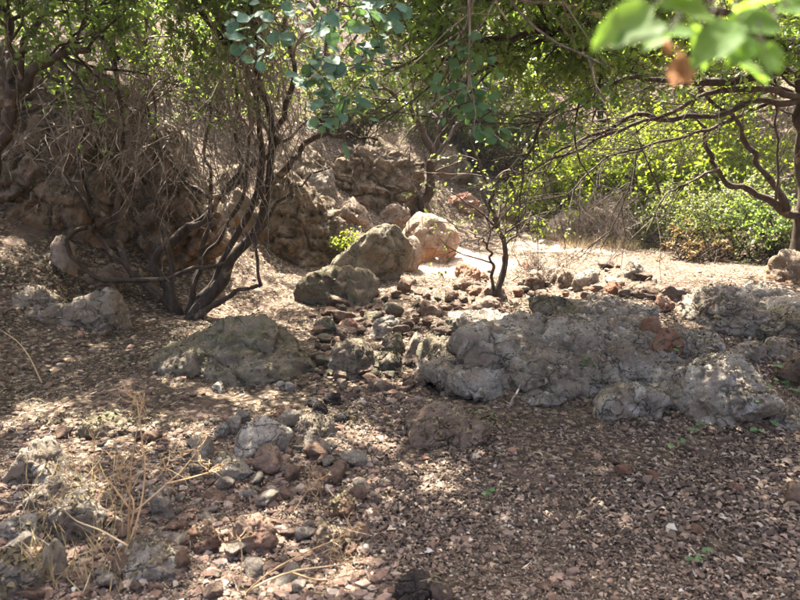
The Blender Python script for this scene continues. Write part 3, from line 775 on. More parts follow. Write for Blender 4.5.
# ------------------------------------------------------------------ leaf litter, gravel
def litter():
    n = 210000
    px = RNG.uniform(-60, 860, n); py = 150 + 500 * RNG.random(n) ** 0.75
    G = ground(px, py); G = G[~np.isnan(G[:, 0])]
    keep = G[:, 1] < 20
    G = G[keep]
    # more on both sides of the frame and a sprinkle behind the camera's feet
    m = 14000
    E = np.stack([RNG.uniform(-6, 6, m), RNG.uniform(0.3, 7, m), np.zeros(m)], 1)
    G = np.concatenate([G, E])
    G[:, :2] += RNG.normal(size=(len(G), 2)) * 0.02
    z, nr, onr = drop(G[:, 0], G[:, 1])
    pad = fbm(p2(G[:, 0] * 1.7, G[:, 1] * 1.7), 3, 77)
    ppx, ppy = to_px(np.column_stack([G[:, :2], z]))
    rub = ((ppx < 390) & (ppy > 430))                        # rubble slope carries fewer leaves
    bedm = (ppx > 320) & (ppx < 520) & (ppy > 285) & (ppy < 400)
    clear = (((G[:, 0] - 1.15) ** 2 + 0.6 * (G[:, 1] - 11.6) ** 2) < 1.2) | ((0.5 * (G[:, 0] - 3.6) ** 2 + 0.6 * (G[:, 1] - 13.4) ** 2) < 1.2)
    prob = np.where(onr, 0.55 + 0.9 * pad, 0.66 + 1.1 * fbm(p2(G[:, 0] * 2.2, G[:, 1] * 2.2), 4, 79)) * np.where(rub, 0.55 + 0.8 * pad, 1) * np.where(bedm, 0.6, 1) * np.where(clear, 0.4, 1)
    ok = (nr[:, 2] > np.where(onr, 0.62, 0.45)) & (RNG.random(len(z)) < prob)
    G = G[ok]; z = z[ok]; nr = nr[ok]; onr = onr[ok]
    n = len(G)
    P = np.column_stack([G[:, :2], z + 0.004 + RNG.random(n) * 0.014])
    NN = norm(nr + RNG.normal(size=(n, 3)) * 0.33)
    D = RNG.normal(size=(n, 3)); D = norm(D - NN * (D * NN).sum(1, keepdims=True))
    far = np.clip(G[:, 1] / 7, 0.85, 1.9)
    L = RNG.gamma(4.0, 0.0050, n) * far; L = L * np.where(RNG.random(n) < 0.04, 1.55, 1.0)
    L = np.clip(L * (1 + 0.7 * fbm(p2(G[:, 0] * 1.3, G[:, 1] * 1.3), 2, 83)), 0.010, 0.085)
    W = L * RNG.uniform(0.42, 0.72, n)
    ppx, ppy = to_px(P)
    sel = (fbm(p2(P[:, 0] * 0.6, P[:, 1] * 0.6), 2, 5) * 0.5 + np.where((ppy < 425) & (ppx < 640), 0.3, -0.3)) > 0
    sel |= onr
    for nm, mk, lab in (('leaf_litter', ~sel, 'brown and beige fallen leaves covering the foreground ground'), ('leaf_litter', sel, 'olive and tan fallen leaves over the slope and stream bed')):
        g = Geo(); g.leaves(P[mk], D[mk], NN[mk], L[mk], W[mk], 'litter', curl=0.34)
        oo = np.repeat(onr[mk], 6); g.A[0] = np.where(oo, 0.45 + 0.52 * g.A[0], g.A[0])
        o = add_obj(nm, g.mesh(nm), M['litter'] if lab[0] == 'b' else M['litter2'])
        tag(o, lab, 'leaf litter'); o['kind'] = 'stuff'
litter()
def chips():
    n = 3500
    px = RNG.uniform(-40, 840, n); py = RNG.uniform(270, 630, n)
    G = ground(px, py); G = G[~np.isnan(G[:, 0])]; n = len(G)
    z, nr, onr = drop(G[:, 0], G[:, 1]); a = RNG.uniform(0, 6.3, n)
    L = np.clip(RNG.gamma(2.2, 0.028, n), 0.02, 0.22)
    S = np.column_stack([G[:, :2], z + 0.012])
    D = np.column_stack([np.cos(a), np.sin(a), 0.06 * RNG.normal(size=n)]); D -= nr * (D * nr).sum(1, keepdims=True)
    g = Geo(); g.tubes(grow(S, D, L, 4, 0.12, 0.0), taper(RNG.uniform(0.0012, 0.0035, n), np.full(n, 0.001), 4), 4, False)
    o = add_obj('twig_litter', g.mesh('twig_litter'), M['twig']); tag(o, 'thin broken twigs strewn through the leaf litter', 'twig litter'); o['kind'] = 'stuff'

def gravel():
    n = 12500
    px = RNG.uniform(-40, 700, n); py = RNG.uniform(270, 620, n)
    w_ = np.where((px < 400) & (py > 420), 1.0, np.where((px > 310) & (px < 520) & (py > 285) & (py < 410), 0.8, 0.22))
    k = RNG.random(n) < w_
    G = ground(px[k], py[k]); G = G[~np.isnan(G[:, 0])]; n = len(G)
    z = hq(G[:, 0], G[:, 1])
    D, F = ico(1)
    s = RNG.gamma(2.2, 0.006, n); s = np.clip(s, 0.005, 0.034); s = np.where(G[:, 1] > 4.6, s * 1.5, s)
    pert = 1 + 0.22 * RNG.normal(size=(n, len(D)))
    sc3 = np.stack([s, s * RNG.uniform(0.6, 1, n), s * RNG.uniform(0.4, 0.8, n)], 1)
    V = D[None] * pert[..., None] * sc3[:, None]
    a = RNG.uniform(0, 6.3, n); c, s_ = np.cos(a)[:, None], np.sin(a)[:, None]
    V = np.stack([V[..., 0] * c - V[..., 1] * s_, V[..., 0] * s_ + V[..., 1] * c, V[..., 2]], -1)
    V = V + np.column_stack([G[:, :2], z + s * 0.2])[:, None]
    g = Geo(); g.add(V.reshape(-1, 3), [(F[None] + np.arange(n)[:, None, None] * len(D)).reshape(-1, 3)], np.repeat(RNG.random(n), len(D)))
    o = add_obj('gravel', g.mesh('gravel', smooth_shade=False), M['gravel'])
    tag(o, 'fine reddish gravel and earth crumbs in the rubble', 'gravel'); o['kind'] = 'stuff'
M['gravel'] = leaf_mat('gravel_crumbs', [(0, (0.07, 0.045, 0.034)), (0.4, (0.125, 0.08, 0.058)), (0.65, (0.16, 0.125, 0.10)), (0.85, (0.19, 0.11, 0.075)), (1, (0.24, 0.195, 0.155))], 0.0, 0.95, None, 0.1)
gravel()

# ------------------------------------------------------------------ sunlight gaps in the canopy
# spots of the ground that the photograph shows in sun (pixel x, y, radius x, radius y, strength)
SUNNY = [(60, 350, 60, 30, 0.36), (205, 360, 60, 24, 0.36), (330, 360, 60, 30, 0.34), (20, 300, 40, 20, 0.4), (320, 500, 120, 70, 0.42), (90, 520, 110, 80, 0.42), (560, 200, 110, 60, 1.5), (650, 240, 80, 40, 1.2), (700, 180, 90, 60, 1.2), (340, 170, 80, 50, 1.0), (470, 262, 75, 24, 1.5), (440, 205, 70, 45, 1.4), (570, 252, 90, 24, 1.4), (430, 240, 50, 40, 1.3), (600, 285, 60, 16, 0.7), (360, 260, 50, 40, 0.5), (250, 190, 60, 40, 0.7),
         (300, 280, 36, 18, 0.42), (40, 400, 50, 26, 0.36), (110, 352, 70, 26, 0.24), (250, 335, 55, 22, 0.34), (60, 450, 60, 40, 0.65), (255, 540, 40, 26, 1.0), (205, 545, 30, 18, 0.8),
         (360, 440, 40, 16, 0.8), (250, 400, 50, 12, 0.5), (400, 490, 40, 30, 0.5), (340, 512, 20, 12, 0.8), (650, 590, 12, 9, 0.9), (350, 570, 40, 20, 0.6), (150, 570, 40, 16, 0.6),
         (730, 285, 60, 10, 0.6), (480, 345, 40, 14, 0.5), (380, 320, 40, 20, 0.45), (90, 540, 80, 40, 0.35), (70, 120, 80, 50, 1.0), (190, 130, 60, 50, 0.8), (160, 470, 80, 40, 0.3)]
def sun_want(P):
    t = np.maximum(P[:, 2] - 0.4, 0) / SUN[2]
    Q = P - SUN * t[:, None]
    for _ in range(2):
        hz = hq(Q[:, 0], Q[:, 1]); t = np.maximum(P[:, 2] - hz, 0) / SUN[2]; Q = P - SUN * t[:, None]
    px, py = to_px(Q)
    wv = np.zeros(len(P))
    for x, y, rx, ry, s in SUNNY:
        wv = np.maximum(wv, s * np.exp(-(((px - x) / rx) ** 2 + ((py - y) / ry) ** 2)))
    nz = fbm(p2(Q[:, 0] * 5.0, Q[:, 1] * 4.0), 3, 63) * 0.9 + 0.5            # gaps between the leaf clumps
    wv = smooth(-0.10, 0.10, wv + 0.02 - np.clip(nz, 0.06, 0.97))
    wv[(Q[:, 1] < 1.6)] = 0
    v = P - np.array([0.38, 0.62, 1.85]); al = v @ SUN
    wv[(np.linalg.norm(v - al[:, None] * SUN, axis=1) < 0.35) & (al > 0)] = 1.0
    return wv

# ------------------------------------------------------------------ trees
def grow(S, D, L, K, wig, grav):
    """random-walk twigs: starts S (n,3), directions D, lengths L -> (n,K,3)"""
    n = len(S); P = np.zeros((n, K, 3)); P[:, 0] = S; d = norm(D)
    st = (L / (K - 1))[:, None]
    for k in range(1, K):
        d = norm(d + RNG.normal(size=(n, 3)) * wig + np.array([0, 0, grav]))
        P[:, k] = P[:, k - 1] + d * st
    return P
def offshoots(P, R, n, tmin, tmax, spread, updir=0.0):
    """n random branching points on branches P (m,K,3), weighted by length; returns start, direction, local radius"""
    m, K, _ = P.shape
    ln = np.linalg.norm(np.diff(P, axis=1), axis=2).sum(1)
    i = RNG.choice(m, n, p=ln / ln.sum())
    t = RNG.uniform(tmin, tmax, n) * (K - 1); a = np.minimum(t.astype(int), K - 2); f = (t - a)[:, None]
    S = P[i, a] * (1 - f) + P[i, a + 1] * f
    T = norm(P[i, a + 1] - P[i, a])
    X = RNG.normal(size=(n, 3)); X = norm(X - T * (X * T).sum(1, keepdims=True))
    D = norm(T + X * spread + np.array([0, 0, updir]))
    r = R[i, a] * (1 - f[:, 0]) + R[i, a + 1] * f[:, 0]
    return S, D, r
def taper(r0, r1, K):
    t = np.linspace(0, 1, K)
    return r0[:, None] * (1 - t) + r1[:, None] * t

def foliage(geo, T, per, L, simple, thin=0.0, drop_=0.15, use_sun=True, sunpow=1.0, keep=None):
    """leaves along twigs T (n,K,3)"""
    n, K, _ = T.shape
    i = np.repeat(np.arange(n), per); m = len(i)
    t = RNG.uniform(0.15, 1.0, m) * (K - 1); a = np.minimum(t.astype(int), K - 2); f = (t - a)[:, None]
    P = T[i, a] * (1 - f) + T[i, a + 1] * f
    tg = norm(T[i, a + 1] - T[i, a])
    D = norm(tg * 0.5 + RNG.normal(size=(m, 3)) * 0.8 + np.array([0, 0, -drop_]))
    NN = norm(RNG.normal(size=(m, 3)) * 0.55 + np.array([0, 0, 1.0]))
    if keep is not None:
        k = RNG.random(m) < np.sqrt(keep(P))
        P, D, NN = P[k], D[k], NN[k]; m = len(P)
    if use_sun:
        k = RNG.random(m) > sun_want(P) * sunpow
        P, D, NN = P[k], D[k], NN[k]; m = len(P)
    LL = L * RNG.uniform(0.6, 1.25, m)
    geo.leaves(P, D, NN, LL, LL * RNG.uniform(0.5, 0.72, m), simple)

def stem_rad(r0, r1, K): return np.linspace(r0, r1, K)[None]

def tree(name, label, stems, bark, leaf, base, n1=(), n2=0, n3=0, per=8, leafL=0.055, l1=(0.7, 1.4), l2=(0.35, 0.7), l3=(0.18, 0.38), simple=True, sunpow=1.0, wig=0.18, grav=-0.02, spread=1.0, updir=0.1, tmin1=0.35, group=None, extra=None, use_sun=True, grow_from=None, keep=None, trunk_sides=11, r2=0.006, tw=0.0028):
    """stems: list of (points, r0, r1, kind) with kind 'trunk' or 'limb'; branching grows out of all of them"""
    root = thing(name, label, 'tree', base, group)
    off = np.array(base)
    KS = 16
    allP = []; allR = []
    for pts, r0, r1, kind in stems:
        P = catmull(pts, KS)
        P[1:-1] += RNG.normal(size=(KS - 2, 3)) * min(0.032, r0 * 0.6)
        R = np.linspace(r0, r1, KS) * (1 + 0.10 * RNG.normal(size=KS))
        allP.append(P); allR.append(R)
        K2 = 36 if kind == 'trunk' else 26; trunk_sides = 11 if kind == 'trunk' else 7
        Pf = catmull(P, K2); Rf = np.interp(np.linspace(0, 1, K2), np.linspace(0, 1, KS), R)
        if kind == 'trunk': Rf = Rf * (1 + 0.7 * np.exp(-np.arange(K2) / 2.0)); Pf[0, 2] -= 0.08
        g = Geo(); g.tubes((Pf - off)[None], Rf[None], trunk_sides)
        Vv = g.V[0]; ax = np.repeat(Pf - off, trunk_sides, 0); q = Vv - ax
        g.V[0] = ax + q * (1 + 0.20 * fbm(np.column_stack([Vv[:, :2] * 14, Vv[:, 2:] * 5]), 3, 91)[:, None] + 0.10 * np.repeat(vnoise(np.column_stack([np.arange(K2) * 0.5, np.full(K2, r0 * 77), np.zeros(K2)]), 4), trunk_sides)[:, None])
        add_obj(kind, g.mesh(kind), bark, root)
    SP = np.stack(allP); SR = np.stack(allR)
    gb = Geo(); gl = Geo()
    if n1:
        GP, GR_ = (SP, SR) if grow_from is None else (SP[grow_from], SR[grow_from])
        S, D, r = offshoots(GP, GR_, n1, tmin1, 1.0, spread, updir)
        n = len(S); L = RNG.uniform(*l1, n)
        B1 = grow(S, D, L, 7, wig, grav); R1 = taper(np.minimum(r * 0.6, 0.022), np.full(n, 0.006), 7)
        gb.tubes(B1 - off, R1, 4, False)
        S, D, r = offshoots(B1, R1, n2, 0.2, 1.0, 0.9, updir * 0.5)
        L = RNG.uniform(*l2, n2)
        B2 = grow(S, D, L, 4, wig * 1.2, grav); R2 = taper(np.minimum(r * 0.7, r2), np.full(n2, tw), 4)
        if use_sun: k = RNG.random(n2) > sun_want(B2[:, 2]) * 0.85; B2, R2 = B2[k], R2[k]
        if keep is not None: k = RNG.random(len(B2)) < np.maximum(keep(B2[:, 2]), 0.3); B2, R2 = B2[k], R2[k]
        gb.tubes(B2 - off, R2, 3, False)
        S, D, r = offshoots(B2, R2, n3, 0.2, 1.0, 0.9, 0.0)
        L = RNG.uniform(*l3, n3)
        B3 = grow(S, D, L, 3, wig * 1.3, grav); R3 = taper(np.full(n3, tw), np.full(n3, tw * 0.5), 3)
        if use_sun: k = RNG.random(n3) > sun_want(B3[:, 1]); B3, R3 = B3[k], R3[k]
        if keep is not None: k = RNG.random(len(B3)) < np.sqrt(keep(B3[:, 1])); B3, R3 = B3[k], R3[k]
        vx, vy = to_px(B3[:, 1]); vis = ((vx > -150) & (vx < 950) & (vy > -60)) | (RNG.random(len(B3)) < 0.35)
        gb.tubes(B3[vis] - off, R3[vis], 3, False)
        if per:
            foliage(gl, B3, per, leafL, simple, sunpow=sunpow, use_sun=use_sun, keep=keep)
            for i in range(len(gl.V)): gl.V[i] = gl.V[i] - off
            o = add_obj('crown', gl.mesh('crown', smooth_shade=False), leaf, root); o['kind'] = 'stuff'
    if extra: extra(root, off, SP, SR, gb)
    if gb.n:
        o = add_obj('twigs', gb.mesh('twigs'), M['twig'] if (bark is M['greybark'] or extra is left_twigs) else bark, root); o['kind'] = 'stuff'
    return root

def pxline(pts, y0, y1=None):
    """pixel polyline at distances y0..y1"""
    n = len(pts); ys = np.linspace(y0, y1 if y1 is not None else y0, n)
    return [at(p[0], p[1], p[2] if len(p) > 2 else ys[i]) for i, p in enumerate(pts)]

chips()

# ---- left multi-stemmed tree
GB = g1(188, 318)
yb = GB[1]
def left_twigs(root, off, SP, SR, gb):
    # dead twigs hanging like a curtain
    n = 460
    px = np.concatenate([RNG.normal(170, 50, n // 2), RNG.normal(262, 22, n // 4), RNG.uniform(0, 300, n - n // 2 - n // 4)]); py = RNG.uniform(0, 150, n); yy = RNG.uniform(yb - 1.0, yb + 0.8, n)
    S = np.array([at(a, b, c) for a, b, c in zip(px, py, yy)])
    D = RNG.normal(size=(n, 3)) * 0.45 + np.array([0, 0, -0.8])
    B = grow(S, D, RNG.uniform(0.4, 1.3, n), 9, 0.22, -0.10)
    R = taper(RNG.uniform(0.0035, 0.009, n), np.full(n, 0.0025), 9)
    gb.tubes(B - off, R, 4, False)
    S, D, r = offshoots(B, R, 1500, 0.1, 1.0, 1.1)
    B2 = grow(S, D, RNG.uniform(0.12, 0.5, 1500), 5, 0.3, -0.03)
    gb.tubes(B2 - off, taper(np.full(1500, 0.0028), np.full(1500, 0.0012), 5), 3, False)
stems = [
    (pxline([(192, 316), (214, 290), (240, 255), (262, 218), (270, 180), (272, 140), (268, 100), (258, 50), (250, 0), (246, -60)], yb, yb - 0.1), 0.062, 0.024, 'trunk'),
    (pxline([(190, 318), (210, 282), (236, 240), (254, 205), (263, 165), (260, 120), (246, 70), (240, 20), (238, -40)], yb + 0.15, yb + 0.3), 0.052, 0.02, 'trunk'),
    (pxline([(178, 318), (165, 285), (150, 262), (166, 245), (196, 222), (222, 195), (236, 160), (240, 110), (232, 60)], yb + 0.1, yb + 0.5), 0.06, 0.016, 'trunk'),
    (pxline([(196, 316), (222, 300), (246, 288), (262, 284), (258, 250), (268, 210)], yb - 0.05, yb - 0.15), 0.038, 0.013, 'trunk'),
    (pxline([(182, 316), (160, 300), (140, 275), (120, 250), (112, 225), (118, 180), (124, 130), (118, 80), (115, 30), (120, -20)], yb + 0.2, yb + 0.3), 0.045, 0.02, 'trunk'),
    (pxline([(230, 262), (195, 270), (150, 280), (110, 281), (88, 270), (72, 252), (68, 240), (76, 230), (86, 228)], yb - 0.05, yb - 0.35), 0.026, 0.026, 'limb'),
    (pxline([(186, 316), (196, 280), (205, 240), (212, 200), (205, 150), (210, 100), (200, 50)], yb + 0.1, yb + 0.3), 0.034, 0.014, 'limb'),
    (pxline([(180, 316), (172, 270), (160, 220), (150, 180), (158, 130), (150, 80)], yb + 0.05, yb + 0.1), 0.032, 0.013, 'limb'),
    (pxline([(176, 316), (148, 290), (120, 262), (98, 235), (84, 200), (60, 170), (40, 160)], yb, yb - 0.1), 0.032, 0.012, 'limb'),
    (pxline([(194, 316), (226, 270), (252, 240), (280, 205), (300, 180), (330, 168)], yb + 0.1, yb + 0.4), 0.034, 0.012, 'limb'),
    (pxline([(190, 314), (200, 265), (228, 225), (246, 180), (250, 130), (262, 70)], yb + 0.2, yb + 0.4), 0.034, 0.014, 'limb'),
    (pxline([(262, 200), (285, 168), (308, 145), (340, 133), (378, 140)], yb, yb - 0.2), 0.05, 0.012, 'limb'),
    (pxline([(270, 150), (285, 110), (292, 60), (285, 10), (290, -50)], yb, yb - 0.4), 0.035, 0.015, 'limb'),
    (pxline([(222, 195), (195, 190), (170, 160), (150, 120), (146, 70), (150, 10)], yb + 0.3, yb + 0.2), 0.03, 0.015, 'limb'),
    (pxline([(168, 244), (200, 225), (240, 180), (275, 150), (310, 120)], yb + 0.2, yb + 0.6), 0.05, 0.015, 'limb'),
    (pxline([(112, 225), (90, 190), (80, 150), (95, 110), (100, 70)], yb + 0.2, yb + 0.1), 0.025, 0.012, 'limb'),
    ([at(258, 60, yb), (-2.0, yb - 0.6, 4.2), (-1.3, yb - 1.3, 4.9), (-0.4, yb - 1.8, 5.2)], 0.035, 0.015, 'limb'),  # from here: overhead limbs out of view, added so their leaves shade the ground
    ([at(240, 60, yb), (-2.6, yb - 0.8, 4.3), (-3.0, yb - 1.8, 4.8), (-3.2, yb - 2.6, 4.9)], 0.035, 0.015, 'limb'),
    ([at(118, 60, yb), (-3.6, yb - 0.3, 4.2), (-4.4, yb - 0.8, 4.8), (-5.2, yb - 1.2, 5.0)], 0.035, 0.015, 'limb'),
    ([at(258, 40, yb), (-1.6, yb - 0.4, 4.6), (-0.8, yb - 0.6, 5.2), (0.2, yb - 0.4, 5.4)], 0.035, 0.015, 'limb'),
    ([at(240, 60, yb), (-2.4, yb - 1.2, 4.4), (-2.0, yb - 2.2, 4.7), (-1.7, yb - 3.0, 4.7)], 0.035, 0.015, 'limb'),
    ([at(118, 60, yb), (-3.7, yb - 0.8, 4.3), (-4.2, yb - 1.9, 4.6), (-4.3, yb - 2.9, 4.6)], 0.035, 0.015, 'limb'),
    ([at(240, 0, yb), (-2.0, yb + 0.8, 4.9), (-1.6, yb + 1.8, 5.4), (-1.0, yb + 2.6, 5.6)], 0.035, 0.015, 'limb'),
]
tree('broadleaf_tree', 'dark multi-stemmed tree with curtain of dead twigs on the left bank', stems, M['bark'], M['oak'], tuple(GB), n1=120, n2=1500, n3=8200, per=10, leafL=0.075, tmin1=0.45, grow_from=[0, 1, 4, 12, 13, 16, 17, 18, 19, 20, 21, 22, 16, 17, 18, 19, 20, 21, 22], keep=lambda P: (lambda x, y: np.where(y > -10, np.where(x < 270, np.where(y > 130, 0.04, np.where(y > 60, 0.22, 0.75)), np.where(y > 60, 0.08, 0.5)), 1.0))(*to_px(P)), extra=left_twigs, l1=(0.6, 1.5), sunpow=0.95)

ge = g1(10, 300)
tree('leaning_tree', 'dark trunk leaning at the far left edge above the rock face', [
    ([np.array([-5.3, 7.2, float(hq(-5.3, 7.2)) - 0.1]), at(-20, 190, 7.1), at(4, 130, 7.0), at(22, 85, 6.9), at(45, 62, 6.8), at(90, 50, 6.7)], 0.10, 0.03, 'trunk'),
    ([at(6, 125, 7.0), at(10, 60, 6.9), at(0, 0, 6.8), at(-10, -60, 6.6)], 0.05, 0.02, 'limb'),
    ([at(22, 85, 6.9), at(30, 30, 6.7), at(60, -20, 6.5), at(90, -70, 6.3)], 0.04, 0.02, 'limb')],
    M['bark'], M['oak'], (-5.3, 7.2, float(hq(-5.3, 7.2))), n1=40, n2=300, n3=1700, per=9, leafL=0.066, tmin1=0.4, keep=lambda P: (lambda x, y: np.where(y > -10, np.where(y > 95, 0.1, np.where(y > 60, 0.5, 1.0)), 1.0))(*to_px(P)))

# ---- right oak: trunk at the right edge, arching branches
GR = g1(792, 252); yr = 8.6
base_r = np.array([at(800, 250, yr)[0], yr, float(hq(at(800, 250, yr)[0], yr))])
br = tuple(base_r)
top_r = at(800, 100, yr - 0.4)
stems = [
    ([base_r, at(806, 190, yr), at(800, 140, yr - 0.1), top_r, at(815, 30, yr - 0.8), at(830, -60, yr - 1.2)], 0.10, 0.06, 'trunk'),
    (pxline([(786, 205), (763, 175), (749, 145), (732, 118), (699, 84), (670, 55)], yr - 0.1, yr - 0.8), 0.042, 0.014, 'trunk'),
    (pxline([(800, 215), (759, 196), (726, 182), (719, 162), (705, 128), (690, 110)], yr, yr - 0.3), 0.058, 0.012, 'limb'),
    (pxline([(798, 101), (766, 100), (726, 110), (675, 121), (631, 118), (597, 133), (557, 148), (543, 175)], yr - 0.4, yr - 1.6), 0.046, 0.009, 'limb'),
    (pxline([(802, 96), (760, 90), (700, 96), (650, 118), (600, 140), (540, 168), (510, 176)], yr - 0.4, yr - 2.0), 0.042, 0.007, 'limb'),
    (pxline([(800, 70), (740, 75), (690, 82), (640, 78), (590, 92), (550, 120), (520, 165)], yr - 0.5, yr - 2.2), 0.046, 0.009, 'limb'),
    (pxline([(810, 40), (740, 38), (680, 30), (620, 24), (560, 26), (500, 40), (440, 60)], yr - 0.8, yr - 3.0), 0.062, 0.015, 'limb'),
    (pxline([(719, 169), (690, 182), (665, 196), (645, 235)], yr - 0.3, yr - 0.6), 0.023, 0.006, 'limb'),
    (pxline([(773, 101), (720, 125), (689, 135), (641, 148), (597, 165), (560, 200)], yr - 0.4, yr - 1.2), 0.029, 0.006, 'limb'),
    (pxline([(776, 200), (777, 150), (776, 101), (774, 60)], yr - 0.3, yr - 0.4), 0.017, 0.012, 'limb'),
    (pxline([(805, 60), (760, 30), (700, 10), (640, 0), (560, -10), (480, 0)], yr - 0.7, yr - 3.4), 0.052, 0.012, 'limb'),
    (pxline([(660, 195), (640, 150), (630, 190), (600, 250)], yr - 0.8, yr - 0.6), 0.013, 0.005, 'limb'),
    ([at(830, -60, yr - 1.2), (4.4, 6.0, 4.5), (3.2, 5.2, 4.9), (2.0, 4.6, 4.9), (0.8, 4.2, 4.7)], 0.06, 0.02, 'limb'),  # from here: unseen limbs above the frame, placed to shade the right foreground
    ([at(830, -60, yr - 1.2), (4.6, 6.6, 5.0), (3.0, 6.5, 5.4), (1.6, 6.7, 5.5), (0.2, 6.9, 5.3)], 0.06, 0.02, 'limb'),
    ([at(830, -60, yr - 1.2), (4.8, 5.4, 4.6), (3.9, 4.3, 4.8), (2.4, 3.8, 4.6)], 0.06, 0.02, 'limb'),
    ([at(830, -60, yr - 1.2), (5.0, 8.0, 5.4), (4.0, 8.8, 5.9), (2.6, 8.6, 6.0)], 0.06, 0.02, 'limb'),
]
def right_twigs(root, off, SP, SR, gb):
    S, D, r = offshoots(SP[3:12], SR[3:12], 270, 0.15, 1.0, 0.85, 0.0)
    D = norm(D + np.array([-0.25, -0.1, -0.05]))
    B = grow(S, D, RNG.uniform(0.4, 1.3, 270), 8, 0.10, -0.03)
    gb.tubes(B - off, taper(RNG.uniform(0.004, 0.009, 270), np.full(270, 0.002), 8), 4, False)
    S, D, r = offshoots(B, taper(np.full(270, 0.006), np.full(270, 0.002), 8), 900, 0.1, 1.0, 0.7)
    gb.tubes(grow(S, D, RNG.uniform(0.15, 0.5, 900), 5, 0.15, -0.02) - off, taper(np.full(900, 0.003), np.full(900, 0.0014), 5), 3, False)
SPRAY = {}
right = tree('oak_tree', 'arching dark oak leaning in from the right edge above the bush', stems, M['bark'], M['oak'], br, n1=130, n2=1700, n3=10500, per=10, leafL=0.079, tmin1=0.35, grow_from=[0, 6, 10, 12, 12, 13, 13, 14, 14, 15, 5], keep=lambda P: (lambda x, y: np.where(y > -10, np.where(y > 118, 0.0, np.where(y > 75, 0.25, 0.9)) * np.where((x < 450) & (y > 40), 0.4, 1), 1.0))(*to_px(P)), extra=right_twigs, l1=(0.7, 1.6), sunpow=0.9, spread=1.0)

# ---- leaf sprays whose leaves can be told apart
LEAFM = {}
def blade_mesh(key, mat, round_):
    """an elliptical folded leaf of unit length along +X with a short stalk"""
    n = 11
    V = []; F3 = []; F4 = []
    t = np.linspace(0, 1, n)
    wv = (np.sin(np.pi * t ** (0.85 if round_ else 0.75)) ** (0.7 if round_ else 0.9)) * (0.44 if round_ else 0.31)
    wv[0] = wv[-1] = 0.0
    r = np.random.default_rng(len(LEAFM) + 3)
    mid = []; lf = []; rt = []
    for i in range(n):
        z = -0.10 * t[i] ** 2 + 0.008 * r.normal()
        mid.append(len(V)); V.append((t[i], 0, z))
        if 0 < i < n - 1:
            jag = 0 if round_ else 0.014 * (1 if i % 2 else -1)
            lf.append(len(V)); V.append((t[i] + 0.03, wv[i] + jag, z + 0.07 + 0.015 * r.normal()))
            rt.append(len(V)); V.append((t[i] + 0.03, -wv[i] - jag, z + 0.07 + 0.015 * r.normal()))
    for i in range(n - 2):
        if i == 0:
            F3 += [(mid[0], mid[1], lf[0]), (mid[0], rt[0], mid[1])]
        else:
            F4 += [(mid[i], mid[i + 1], lf[i], lf[i - 1]), (mid[i], rt[i - 1], rt[i], mid[i + 1])]
    F3 += [(mid[-2], mid[-1], lf[-1]), (mid[-2], rt[-1], mid[-1])]
    b = len(V); V += [(-0.28, 0.012, 0.02), (-0.28, -0.012, 0.02), (0, 0.012, 0), (0, -0.012, 0)]
    F4.append((b, b + 1, b + 3, b + 2))
    l, st, tt = poly_arrays([np.array(F3), np.array(F4)])
    me = mesh_arrays('leaf', np.array(V, float), l, st, tt, None, True); me.materials.append(mat)
    return me
def leaf_at(root, me, P, D, NN, s):
    o = bpy.data.objects.new('leaf', me); COL.objects.link(o)
    D = Vector(D).normalized(); NN = Vector(NN); S = NN.cross(D).normalized(); NN = D.cross(S)
    mt = Matrix((D, S, NN)).transposed()
    o.rotation_euler = mt.to_euler(); o.location = Vector(P) - root.location; o.scale = (s, s, s * 1.0); o.parent = root
    return o
def meshes(kind, mat, round_, n=4):
    if kind not in LEAFM:
        l = []
        for i in range(n):
            LEAFM[(kind, i)] = 1; l.append(blade_mesh(kind, mat, round_))
        LEAFM[kind] = l
    return LEAFM[kind]

def spray(root, clusters, y0, y1, kind, mat, round_, size, seed, src, droop=0.5, facing=0.55):
    """leaf clusters at pixels, each on a twig coming from src"""
    r = np.random.default_rng(seed); ms = meshes(kind, mat, round_)
    g = Geo(); off = np.array(root.location)
    clusters = sorted(clusters, key=lambda c: c[1]); tips = []
    for c in clusters:
        px, py = c[0], c[1]; k = c[2] if len(c) > 2 else 3; y = r.uniform(y0, y1)
        tip = at(px, py, y)
        s = np.asarray(src(px, py, y), float)
        if len(tips) > 4 and py > 12:
            dd = [np.linalg.norm(tip - q) + 0.4 * max(0, tip[2] - q[2]) for q in tips]
            s = tips[int(np.argmin(dd))]
        midp = (s + tip) / 2 + np.array([0, 0, 0.02]) + r.normal(size=3) * 0.02
        tips.append(tip)
        P = catmull([s, midp, tip], 9)
        g = Geo(); g.tubes((P - off)[None], np.linspace(0.0042, 0.002, 9)[None], 5)
        add_obj('twig', g.mesh('twig'), M['bark'], root)
        for j in range(k + 2):
            t = 8 - j * 0.8
            q = P[int(max(t, 3))] + r.normal(size=3) * 0.018
            D = np.array([r.normal() * 0.8, r.normal() * 0.5 - 0.25, -droop + r.normal() * 0.4])
            NN = np.array([r.normal() * 0.45, -facing + r.normal() * 0.35, 0.75])
            leaf_at(root, ms[int(r.integers(len(ms)))], q + norm(D) * size * 0.28, D, NN, size * r.uniform(0.5, 1.25))

